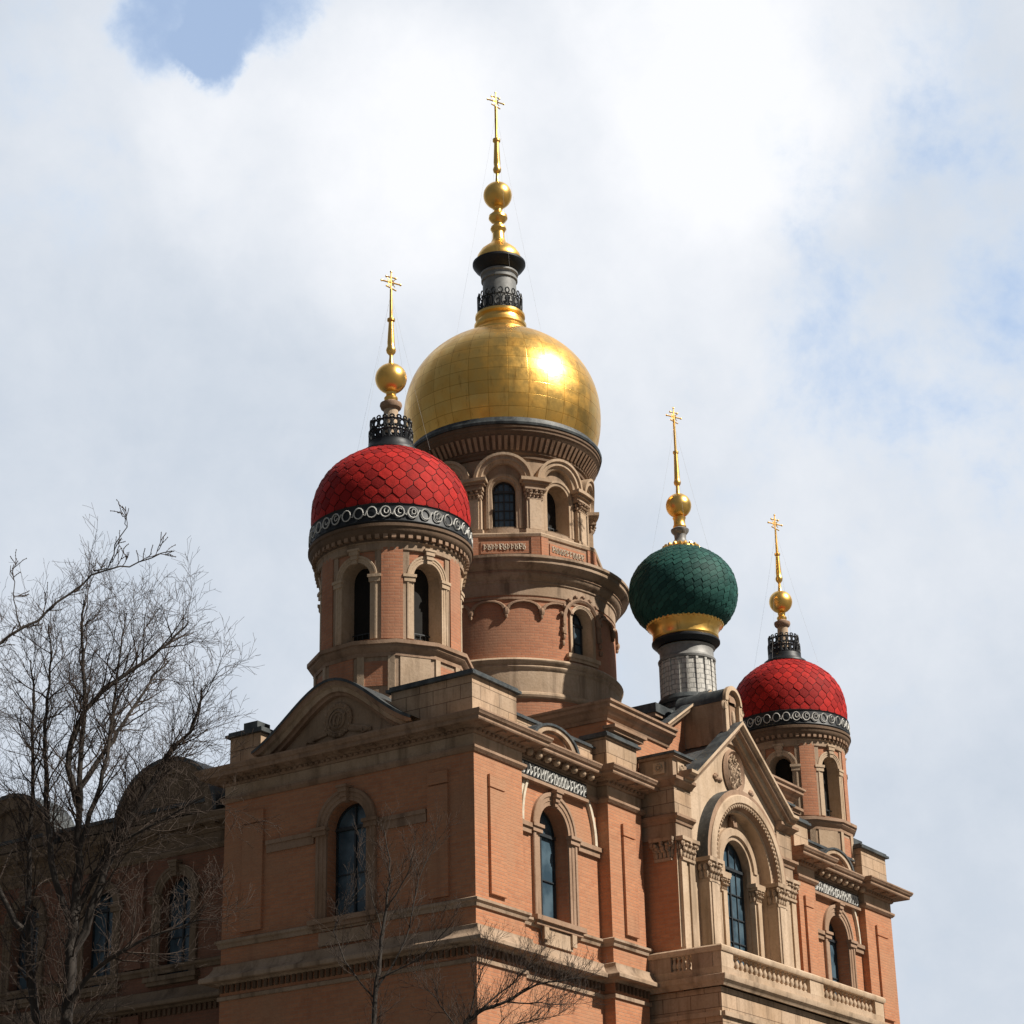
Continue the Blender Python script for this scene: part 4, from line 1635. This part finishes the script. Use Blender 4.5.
# ---- main tower
MX, MY = 11.455, 6.63
VM = math.atan2(-28.39-MY, -41.16-MX)
mb = MB()
RB = 3.27
c = Cyl(MX, MY, RB, VM - PI)
full = 2*PI*RB
lo_w = [(full/2 + RB*rad(42.5) + full*k/4,   .40, 22.62, 23.70) for k in (-2, -1, 0, 1)]
lo_w = [((u % full), a, b, d) for u, a, b, d in lo_w]
arch_wall(mb, c, 0, full, 22.2, 24.9, lo_w, 0, BRICK2)
lathe(mb, MX, MY, [(3.300, 16.5), (3.300, 21.2)], BRICK2, 72)
MT = mb.build('main_tower', CATH)
for u, a, b, d in lo_w:
    make_window(MT, c, u, a, b, d, .42, 0, bars=True, reveal=STONEP)
    make_surround(MT, c, u, a, b, d, .10, .05, STONEP, impost=False, keystone=False)
    mb = MB()
    lbox(mb, c, u-.58, u+.58, 22.48, 22.60, 0, .12, STONE)
    arch_sweep(mb, c, u, .66, 23.2, 23.66, [(-.04, 0), (-.04, .05), (.02, .09), (.08, .09), (.08, 0)], BROWN, 16)
    for i in range(9):
        t = PI*(i+.5)/9
        lblob(mb, c, u+.80*math.cos(t), 23.66+.78*math.sin(t), .06, .07, .07, .08, BROWN, 6)
    for s in (-1, 1):
        for k in range(4):
            lblob(mb, c, u+s*(.72+.03*(k % 2)), 23.5-.2*k, .05, .06, .09, .07, BROWN, 6)
    mb.build('hood_mould', MT)
mb = MB()
lathe(mb, MX, MY, [(3.300, 21.14), (3.380, 21.18), (3.400, 21.24), (3.380, 21.31), (3.340, 21.34), (3.340, 21.98), (3.380, 22.02), (3.400, 22.08), (3.370, 22.14),
                   (3.440, 22.2), (3.460, 22.26), (3.400, 22.33), (3.270, 22.37)], STONE, 72)
mb.build('base_ring', MT)
mb = MB()     # scalloped band
ns = 20
for i in range(ns):
    uc = full*(i+.5)/ns
    if any(abs(((uc-u+full/2) % full)-full/2) < .75 for u, *_ in lo_w):
        continue
    p = full/ns
    for k in range(8):
        a, b = PI*k/8, PI*(k+1)/8
        for (r0, d0), (r1, d1) in (((.86, 0), (.86, .09)), ((.86, .09), (1.0, .09)), ((1.0, .09), (1.10, .05)), ((1.1, .05), (1.1, 0))):
            P = lambda r, t, dd: c(uc - p*.47*r*math.cos(t), 23.84+.26*r*math.sin(t), dd)
            mb.face([P(r0, a, d0), P(r0, b, d0), P(r1, b, d1), P(r1, a, d1)], BROWN)
    lblob(mb, c, uc-p/2, 23.78, .05, .10, .13, .09, BROWN, 7)
    lblob(mb, c, uc-p/2, 23.64, .04, .05, .09, .06, BROWN, 6)
lathe(mb, MX, MY, [(3.270, 24.12), (3.310, 24.14), (3.310, 24.20), (3.270, 24.22)], BROWN, 72)
mb.build('scalloped_band', MT)
mb = MB()
lathe(mb, MX, MY, [(3.260, 24.26), (3.300, 24.28), (3.300, 24.62), (3.340, 24.66), (3.340, 24.72), (3.440, 24.80), (3.500, 24.90), (3.500, 24.96), (3.640, 25.05),
                   (3.720, 25.14), (3.720, 25.24), (3.780, 25.28), (3.780, 25.36), (3.440, 25.46), (3.190, 25.48)], STONED, 72)
lathe(mb, MX, MY, [(3.505, 24.905), (3.520, 24.91), (3.520, 24.955), (3.505, 24.96)], BROWN, 72)
mb.build('ring_cornice', MT)
# polygonal parapet
N9 = 9
a9 = VM - PI/N9
RP = 3.06
mb = MB()
lathe(mb, MX, MY, [(RP, 25.4), (RP, 26.22)], BROWN, N9, a9)
lathe(mb, MX, MY, [(RP+.0, 26.22), (RP+.05, 26.24), (RP+.07, 26.32), (RP+.05, 26.36), (RP-.3, 26.38), (RP-.6, 26.4)], STONE, N9, a9)
lathe(mb, MX, MY, [(RP+.0, 25.46), (RP+.06, 25.48), (RP+.06, 25.58), (RP+.0, 25.60)], BROWN, N9, a9)
mb.build('parapet', MT)
for k in range(N9):
    a = a9 + 2*PI*(k+.5)/N9
    fm = Flat((MX, MY, 0), (-math.sin(a), math.cos(a), 0))
    dd, wd = RP*math.cos(PI/N9), RP*math.sin(PI/N9)
    mb = MB()
    lbox(mb, fm, -wd+.34, wd-.34, 25.72, 26.10, dd, dd+.03, BRICK2)
    filigree(mb, fm, -wd+.42, wd-.42, 25.82, 26.04, dd+.04, CREAM, seed=20+k, pitch=.105, r=.013)
    mb.build('relief_panel', MT)
    for s in (-1, 1):
        mb = MB()
        x0, x1 = sorted((s*wd, s*(wd-.27)))
        lbox(mb, fm, x0, x1, 25.6, 26.22, dd, dd+.045, BRICK2)
        mb.build('parapet_pier', MT)
# upper drum
RU = 2.52
c = Cyl(MX, MY, RU, VM - PI)
full = 2*PI*RU
uw = [((full/2 + full*k/N9) % full) for k in range(N9)]
ops = [(u, (.36, .43)[k % 2], 26.72, (27.88, 27.80)[k % 2]) for k, u in enumerate(uw)]
mb = MB()
# niche wall
arch_wall(mb, c, 0, full, 26.3, 29.1, ops, 0, STONED)
UD = mb.build('upper_drum', MT)
for k, u in enumerate(uw):
    _, wh, wsl, wsp = ops[k]
    make_window(MT, c, u, wh, wsl, wsp, .50 if k % 2 else .22, 0, bars=(k % 2 == 0), dark=(k % 2 == 1), reveal=STONE, style=2, pane=BLUEGLASS)
    mb = MB()
    arch_sweep(mb, c, u, wh, 26.66, wsp, [(0, 0), (0, .04), (.07, .05), (.09, .08), (.16, .08), (.17, 0)], STONE)
    lbox(mb, c, u-.62, u+.62, 26.40, 26.64, 0, .06, STONED)
    mb.build('window_surround', MT)
    mb = MB()    # round hood on the columns
    arch_sweep(mb, c, u, .56, 28.20, 28.20, [(-.04, 0), (-.04, .14), (.04, .18), (.06, .24), (.16, .24), (.18, .30), (.26, .30), (.26, 0)], STONE, 18)
    mb.build('hood_mould', MT)
    uc = (u + full/N9/2)
    mb = MB()
    lbox(mb, c, uc-.24, uc+.24, 26.4, 27.56, 0, .20, STONEP)
    lbox(mb, c, uc-.17, uc+.17, 26.6, 27.56, .20, .235, STONEP)
    lbox(mb, c, uc-.29, uc+.29, 26.4, 26.58, 0, .26, STONE)
    mb.build('pilaster', MT)
    mb = MB()
    capital(mb, c, uc, .24, 27.56, 27.90, 0, .22, STONED, 11+k)
    lbox(mb, c, uc-.30, uc+.30, 27.90, 28.02, 0, .26, STONED)
    lbox(mb, c, uc-.36, uc+.36, 28.02, 28.10, 0, .34, STONED)
    lbox(mb, c, uc-.42, uc+.42, 28.10, 28.20, 0, .42, STONE)
    mb.build('capital', MT)
mb = MB()
lathe(mb, MX, MY, [(2.50, 28.92), (2.58, 28.95), (2.58, 29.05), (2.64, 29.10), (2.64, 29.16), (2.80, 29.42), (2.92, 29.56), (2.96, 29.62), (3.0, 29.66),
                   (3.0, 29.72), (3.04, 29.76), (3.04, 29.84), (2.9, 29.86)], UMBER, 72)
cc = Cyl(MX, MY, 2.66)
f2 = 2*PI*2.66
for i in range(96):
    u = f2*(i+.5)/96
    q = [cc(u-.045, 29.16, .02), cc(u+.045, 29.16, .02), cc(u+.05, 29.52, .27), cc(u-.05, 29.52, .27)]
    q2 = [cc(u-.045, 29.12, -.08), cc(u+.045, 29.12, -.08), cc(u+.05, 29.6, .12), cc(u-.05, 29.6, .12)]
    mb.face(q, BROWN)
    mb.face([q[0], q[3], q2[3], q2[0]], UMBER)
    mb.face([q[1], q2[1], q2[2], q[2]], UMBER)
    mb.face([q[0], q2[0], q2[1], q[1]], UMBER)
mb.build('cornice', MT)
mb = MB()
lathe(mb, MX, MY, [(2.9, 29.84), (3.07, 29.85), (3.09, 29.92), (3.07, 29.98), (2.98, 30.02), (2.96, 30.12), (2.80, 30.16)], LEAD, 72)
mb.build('lead_rim', MT)
prof = smooth_prof([(2.84, 30.08), (2.99, 30.5), (3.08, 31.0), (3.10, 31.5), (3.05, 32.0), (2.90, 32.52), (2.66, 32.98), (2.34, 33.38), (1.95, 33.72),
                    (1.50, 34.0), (1.05, 34.20), (.80, 34.30)], 5)
mb = MB()
lathe(mb, MX, MY, prof, GOLDP, 96)
mb.build('dome', MT)
mb = MB()
lathe(mb, MX, MY, [(.98, 34.18), (.98, 34.34), (.90, 34.40), (.80, 34.56), (.84, 34.62), (.84, 34.72), (.74, 34.78), (.72, 34.92), (.80, 34.98), (.80, 35.06), (.5, 35.1)], GOLD, 48)
mb.build('dome_collar', MT)
crown_rail(MT, MX, MY, .71, 35.08, 35.78, 20, .026)
mb = MB()
lathe(mb, MX, MY, [(.56, 35.0), (.54, 36.3), (.59, 36.32), (.59, 36.40), (.54, 36.43), (.55, 36.50), (.61, 36.54), (.61, 36.60), (.56, 36.64)], SLATEGREY, 40)
lathe(mb, MX, MY, [(.56, 36.62), (.66, 36.70), (.78, 36.80), (.86, 36.92), (.86, 36.99), (.80, 37.03), (.6, 37.04)], IRON, 40)
mb.build('lantern', MT)
mb = MB()
lathe(mb, MX, MY, [(.72, 37.02), (.74, 37.08), (.70, 37.26), (.58, 37.46), (.40, 37.62), (.26, 37.74), (.20, 37.92), (.19, 38.15), (.22, 38.2), (.26, 38.28), (.24, 38.36), (.15, 38.44),
                   (.15, 38.52), (.24, 38.58), (.31, 38.68), (.30, 38.78), (.2, 38.88), (.13, 38.95), (.13, 39.02), (.18, 39.08), (.14, 39.16)], GOLD, 32)
lathe(mb, MX, MY, ball_prof(39.56, .47, 1, 18), GOLD, 32)
lathe(mb, MX, MY, [(.10, 39.98), (.07, 40.06), (.05, 40.3), (.05, 40.4), (.12, 40.46), (.14, 40.54), (.12, 40.62), (.10, 40.68), (.115, 40.8), (.085, 41.55), (.09, 41.6), (.13, 41.64), (.13, 41.72),
                   (.05, 41.76), (.05, 43.0)], GOLD, 16)
mb.build('finial', MT)
make_cross(MT, MX, MY, 43.2, .31, rad(-25))
make_wires(MT, MX, MY, 42.8, 1.5, 34.0, 4, .9)

# ---- green turret
GX, GY = 12.2, .90
mb = MB()
lathe(mb, GX, GY, [(.84, 20.0), (.84, 20.95), (.90, 20.98), (.92, 21.06), (.88, 21.14), (.84, 21.2)], LEAD, 40)
lathe(mb, GX, GY, [(.80, 21.18), (.78, 22.30)], SHINGLE, 40)
lathe(mb, GX, GY, [(.78, 22.28), (.83, 22.30), (.84, 22.36), (.80, 22.42), (.78, 22.46), (.78, 22.66), (.84, 22.72)], GREY, 40)
cn = Cyl(GX, GY, .785)
for i in range(18):
    u = 2*PI*.785*(i+.5)/18
    lbox(mb, cn, u-.035, u+.035, 21.2, 22.28, 0, .035, SHINGLE)
GT = mb.build('green_turret', CATH)
mb = MB()
lathe(mb, GX, GY, [(.82, 22.76), (.92, 22.82), (.99, 22.89), (.99, 22.94), (.95, 22.98), (.8, 23.0)], IRON, 48)
mb.build('collar', GT)
mb = MB()
lathe(mb, GX, GY, [(.92, 22.98), (.96, 23.04), (.95, 23.2), (1.0, 23.32), (1.08, 23.40), (1.10, 23.46), (1.05, 23.50)], GOLD, 48)
cg = Cyl(GX, GY, 1.09)
for i in range(46):
    u = 2*PI*1.09*(i+.5)/46
    lblob(mb, cg, u, 23.46, 0, .05, .06, .04, GOLD, 6)
mb.build('gilded_ring', GT)
prof = smooth_prof([(1.02, 23.42), (1.30, 23.66), (1.50, 24.0), (1.58, 24.4), (1.54, 24.8), (1.38, 25.16), (1.12, 25.46), (.80, 25.68), (.52, 25.80)])
mb = MB()
lathe(mb, GX, GY, prof, UNDER_GREEN, 56)
scales(mb, prof, 17, 38, GREEN, GX, GY, twist=.075, lift=.010, gap=.055, tilt=.008)
mb.build('dome', GT, sharp=50)
mb = MB()
lathe(mb, GX, GY, [(.50, 25.72), (.56, 25.76), (.55, 25.84), (.44, 25.92), (.34, 25.98), (.26, 26.02)], GOLD, 32)
cg = Cyl(GX, GY, .52)
for i in range(20):
    lblob(mb, cg, 2*PI*.52*(i+.5)/20, 25.86, 0, .07, .09, .06, GOLD, 6)
mb.build('crown', GT)
mb = MB()
lathe(mb, GX, GY, [(.27, 26.0), (.20, 26.08), (.17, 26.2), (.18, 26.32), (.26, 26.42), (.27, 26.48), (.18, 26.54)], GREY, 24)
mb.build('spire_post', GT)
mb = MB()
lathe(mb, GX, GY, [(.18, 26.52), (.20, 26.58), (.17, 26.66), (.17, 26.8), (.20, 26.86), (.14, 26.92)], GOLD, 24)
lathe(mb, GX, GY, ball_prof(27.26, .38, 1, 18), GOLD, 28)
lathe(mb, GX, GY, [(.08, 27.58), (.06, 27.66), (.05, 27.9), (.10, 27.96), (.11, 28.02), (.09, 28.08), (.085, 28.14), (.06, 28.95), (.085, 28.97), (.085, 29.03), (.04, 29.05), (.035, 30.1)], GOLD, 14)
mb.build('finial', GT)
make_cross(GT, GX, GY, 30.18, .26, rad(-25))
make_wires(GT, GX, GY, 29.9, .9, 25.6, 4, .7)

# ------------------------------------------------------------------ bare trees
def grow(mb, rnd, p, d, length, r, level, spec):
    """one twig with its side twigs"""
    n = spec['seg'][level]
    pts, rad_ = [Vector(p)], [r]
    d = Vector(d).normalized()
    step = length/n
    for i in range(n):
        d = (d + Vector((rnd.gauss(0, .16), rnd.gauss(0, .16), rnd.gauss(0, .12) + spec['up'][level]))).normalized()
        pts.append(pts[-1] + d*step)
        rad_.append(max(spec['rmin'], r*(1 - .75*(i+1)/n)))
    tube(mb, pts, rad_, 5 if level == 0 else (4 if level == 1 else 3), TWIG, cap=False)
    if level+1 < len(spec['kids']):
        sprout(mb, rnd, pts, rad_, level+1, spec, length)
    elif spec.get('bud'):
        for q in pts[1:]:
            lathe(mb, q.x, q.y, ball_prof(q.z, spec['bud'], 1.3, 4), TWIG, 5)


def sprout(mb, rnd, pts, radii, level, spec, length, t0=.12):
    k = spec['kids'][level]
    seglen = [(b-a).length for a, b in zip(pts, pts[1:])]
    total = sum(seglen)
    for i in range(k):
        t = t0 + (1-t0)*(i + rnd.random())/k
        s = t*total
        j = 0
        while j < len(seglen)-1 and s > seglen[j]:
            s -= seglen[j]
            j += 1
        f = min(1, s/max(1e-6, seglen[j]))
        p = pts[j].lerp(pts[j+1], f)
        d = (pts[j+1]-pts[j]).normalized()
        r = radii[j]*(1-f) + radii[j+1]*f
        side = d.orthogonal().normalized()
        side.rotate(Matrix.Rotation(rnd.uniform(0, 2*PI), 3, d))
        ang = rad(rnd.uniform(*spec['ang']))
        nd = d*math.cos(ang) + side*math.sin(ang) + Vector((0, 0, spec['lift']))
        ln = spec['len'][level]*rnd.uniform(.55, 1.25)*(1-.35*t)
        grow(mb, rnd, p, nd, ln, max(spec['rmin'], min(r*.62, spec['rmax'][level])), level, spec)


def tree(name, label, limbs, radii, spec, base, seed, group=None):
    rnd = random.Random(seed)
    root = empty(name, base)
    root['label'] = label
    root['category'] = 'tree'
    off = -Vector(base)
    mt, mc = MB(), MB()
    paths = []
    for li, (limb, (ra, rb)) in enumerate(zip(limbs, radii)):
        pts = [Vector(q)+off for q in limb]
        # wander in depth so that the crown is round rather than flat
        dep = Vector((math.cos(HEAD), math.sin(HEAD), 0))
        tgt = spec['depth']*(((li*0.618) % 1)*2-1) if li else 0.0
        m_ = len(pts)
        pts = [q + dep*(tgt*(i/(m_-1))**1.3) for i, q in enumerate(pts)]
        # refine
        fine = []
        for i in range(m_-1):
            p0, p1, p2, p3 = pts[max(i-1, 0)], pts[i], pts[i+1], pts[min(i+2, m_-1)]
            for s in range(4):
                t = s/4
                q = .5*((2*p1) + (p2-p0)*t + (2*p0-5*p1+4*p2-p3)*t*t + (3*p1-p0-3*p2+p3)*t**3)
                fine.append(q + Vector((rnd.gauss(0, .012), rnd.gauss(0, .012), rnd.gauss(0, .01))))
        fine.append(pts[-1])
        rr_ = [ra + (rb-ra)*(i/(len(fine)-1))**.8 for i in range(len(fine))]
        tube(mt, fine, rr_, 8 if ra > .05 else 6, BARK)
        paths.append((fine, rr_))
    for fine, rr_ in paths:
        ln = sum((b-a).length for a, b in zip(fine, fine[1:]))
        sp = dict(spec)
        sp['kids'] = [max(2, int(spec['kids'][0]*ln))] + list(spec['kids'][1:])
        sprout(mc, rnd, fine, rr_, 0, sp, ln, spec['t0'])
    mt.build('trunk', root, 60)
    mc.build('crown', root, 60)
    return root


A = [
 [(-22.09, -9.28, 0.0), (-22.08, -9.28, 3.0), (-22.09, -9.28, 5.44), (-22.06, -9.31, 6.32), (-22.04, -9.33, 7.07), (-22.03, -9.33, 7.80), (-22.04, -9.32, 8.54), (-22.06, -9.31, 9.29), (-22.06, -9.30, 10.33), (-22.11, -9.26, 11.12), (-22.11, -9.25, 11.66)],
 [(-22.04, -9.33, 8.41), (-21.92, -9.45, 9.05), (-21.83, -9.53, 9.82), (-21.82, -9.55, 10.47), (-21.79, -9.58, 11.14), (-21.77, -9.60, 11.62)],
 [(-22.05, -9.31, 7.01), (-21.84, -9.53, 7.93), (-21.63, -9.75, 8.64), (-21.31, -10.09, 9.44), (-21.05, -10.36, 9.92), (-20.98, -10.43, 10.32)],
 [(-22.04, -9.33, 9.21), (-21.86, -9.51, 9.75), (-21.72, -9.65, 10.28), (-21.54, -9.84, 10.90), (-21.43, -9.95, 11.23)],
 [(-22.05, -9.31, 8.9), (-22.16, -9.20, 9.65), (-21.96, -9.41, 10.35), (-21.57, -9.81, 10.83), (-21.30, -10.10, 11.20), (-21.18, -10.22, 11.40)],
 [(-22.06, -9.30, 6.48), (-21.82, -9.54, 6.89), (-21.37, -10.02, 7.21), (-20.84, -10.60, 7.36)],
 [(-22.03, -9.33, 7.43), (-22.27, -9.10, 8.28), (-22.38, -8.99, 9.28), (-22.43, -8.94, 10.04), (-22.43, -8.94, 10.83), (-22.50, -8.88, 11.50)],
 [(-22.03, -9.33, 7.62), (-21.77, -9.60, 8.42), (-21.50, -9.89, 9.06), (-21.30, -10.10, 9.55), (-21.18, -10.22, 9.85)],
 [(-22.09, -9.26, 4.2), (-22.23, -9.13, 5.44), (-22.35, -9.01, 6.36), (-22.49, -8.89, 7.42), (-22.55, -8.83, 8.29), (-22.64, -8.75, 10.23), (-22.74, -8.65, 11.21)],
 [(-22.49, -8.89, 7.42), (-22.73, -8.66, 8.01), (-23.00, -8.41, 8.99), (-23.15, -8.27, 10.25)],
 [(-21.92, -9.44, 8.05), (-21.69, -9.69, 8.43), (-21.28, -10.12, 8.69), (-20.92, -10.52, 8.89)],
]
specA = {'kids': [7, 5, 3, 2], 'seg': [6, 5, 4, 3], 'len': [1.05, .60, .34, .20], 'up': [.06, .04, .02, .01], 'ang': (24, 58), 'lift': .16,
         'rmin': .0020, 'rmax': [.012, .006, .0038, .0026], 'depth': 1.3, 't0': .15}
tree('bare_tree', 'tall bare many-stemmed tree with dense fine twigs left of the cathedral', A,
     [(.11, .009), (.04, .006), (.06, .009), (.04, .008), (.05, .008), (.04, .008), (.050, .008), (.045, .007), (.085, .008), (.045, .007), (.03, .007)],
     specA, (-22.09, -9.28, 0), 3)

B = [
 [(-31.42, -16.96, 0.0), (-31.46, -16.92, 2.5), (-31.44, -16.94, 4.6), (-31.42, -16.96, 6.0), (-31.5, -16.9, 7.3), (-31.6, -16.8, 8.6), (-31.75, -16.55, 9.7), (-31.8, -16.4, 10.6)],
 [(-31.42, -16.96, 6.1), (-31.26, -17.12, 6.47), (-30.98, -17.37, 6.84), (-30.76, -17.58, 7.09), (-30.54, -17.79, 7.39), (-30.37, -17.97, 7.48), (-30.16, -18.19, 7.61)],
 [(-30.54, -17.79, 7.39), (-30.45, -17.89, 7.49), (-30.39, -17.95, 7.73), (-30.37, -17.97, 7.88)],
 [(-30.88, -17.46, 6.96), (-30.92, -17.42, 7.16), (-30.97, -17.38, 7.46)],
 [(-31.44, -16.94, 4.9), (-31.8, -16.4, 5.7), (-32.2, -15.9, 6.9), (-32.4, -15.6, 8.2)],
 [(-31.43, -16.95, 6.4), (-31.9, -16.9, 7.2), (-32.4, -16.8, 8.4), (-32.6, -16.7, 9.6)],
 [(-31.5, -16.9, 7.3), (-31.7, -16.4, 8.0), (-32.0, -15.9, 9.1), (-32.1, -15.6, 10.2)],
 [(-31.55, -16.85, 8.0), (-31.9, -16.6, 8.8), (-32.1, -16.5, 9.9), (-32.2, -16.4, 10.9)],
]
specB = {'kids': [7, 4], 'seg': [5, 4], 'len': [.20, .11], 'up': [.08, .05], 'ang': (25, 55), 'lift': .2,
         'rmin': .0028, 'rmax': [.007, .004], 'depth': .15, 't0': .25, 'bud': .004}
tree('bare_tree', 'nearest bare tree whose thick budding branch reaches in from the left edge', B,
     [(.11, .012), (.016, .0035), (.006, .0025), (.006, .0025), (.05, .008), (.045, .008), (.045, .008), (.04, .008)], specB, (-31.42, -16.96, 0), 8)

C = [
 [(-12.56, -6.52, 0.0), (-12.55, -6.53, 3.5), (-12.53, -6.56, 6.71), (-12.49, -6.62, 8.29), (-12.43, -6.69, 9.10), (-12.38, -6.76, 9.77), (-12.35, -6.80, 10.40), (-12.40, -6.73, 11.08)],
 [(-12.48, -6.63, 8.44), (-12.20, -7.01, 9.24), (-12.07, -7.18, 10.23), (-11.86, -7.48, 10.98)],
 [(-12.38, -6.76, 9.77), (-12.20, -7.01, 10.23), (-12.09, -7.15, 10.73)],
 [(-12.49, -6.62, 8.28), (-12.79, -6.23, 8.93), (-12.89, -6.10, 9.58), (-12.62, -6.44, 10.24)],
 [(-12.41, -6.72, 9.33), (-12.52, -6.57, 9.91), (-12.58, -6.49, 10.57)],
 [(-12.48, -6.63, 8.60), (-12.05, -7.20, 8.91), (-11.72, -7.67, 9.48)],
]
specC = {'kids': [7, 4, 3], 'seg': [5, 4, 3], 'len': [.75, .38, .2], 'up': [.10, .07, .04], 'ang': (22, 48), 'lift': .25,
         'rmin': .0024, 'rmax': [.008, .0045, .003], 'depth': .5, 't0': .2}
tree('bare_tree', 'slender bare sapling in front of the shaded corner wall', C,
     [(.075, .006), (.020, .005), (.014, .005), (.018, .005), (.013, .005), (.016, .005)], specC, (-12.56, -6.52, 0), 21)

D = [
 [(-12.0, -7.25, 0.0), (-11.95, -7.3, 3.5), (-11.88, -7.45, 6.23), (-11.70, -7.69, 7.62), (-11.52, -7.96, 8.05), (-11.27, -8.32, 8.21), (-10.98, -8.76, 8.48), (-10.61, -9.34, 8.57)],
 [(-11.52, -7.96, 8.05), (-11.22, -8.39, 8.49), (-10.97, -8.78, 8.88)],
 [(-11.59, -7.85, 7.97), (-11.50, -7.99, 8.58), (-11.40, -8.13, 8.98)],
 [(-11.27, -8.32, 8.21), (-10.96, -8.79, 8.20), (-10.61, -9.33, 8.22)],
 [(-11.67, -7.74, 7.70), (-11.87, -7.46, 8.18), (-12.01, -7.26, 8.51)],
 [(-11.70, -7.69, 7.55), (-11.32, -8.25, 7.77), (-10.79, -9.05, 7.91)],
]
specD = {'kids': [11, 5, 3], 'seg': [5, 4, 3], 'len': [.75, .36, .18], 'up': [.10, .06, .04], 'ang': (22, 50), 'lift': .3,
         'rmin': .0024, 'rmax': [.008, .0045, .003], 'depth': .5, 't0': .3}
tree('bare_tree', 'low bare tree fanning fine twigs across the sunlit wall at the bottom', D,
     [(.08, .007), (.022, .005), (.016, .005), (.016, .005), (.016, .005), (.02, .005)], specD, (-12.0, -7.25, 0), 33)

cam_data.dof.use_dof = False
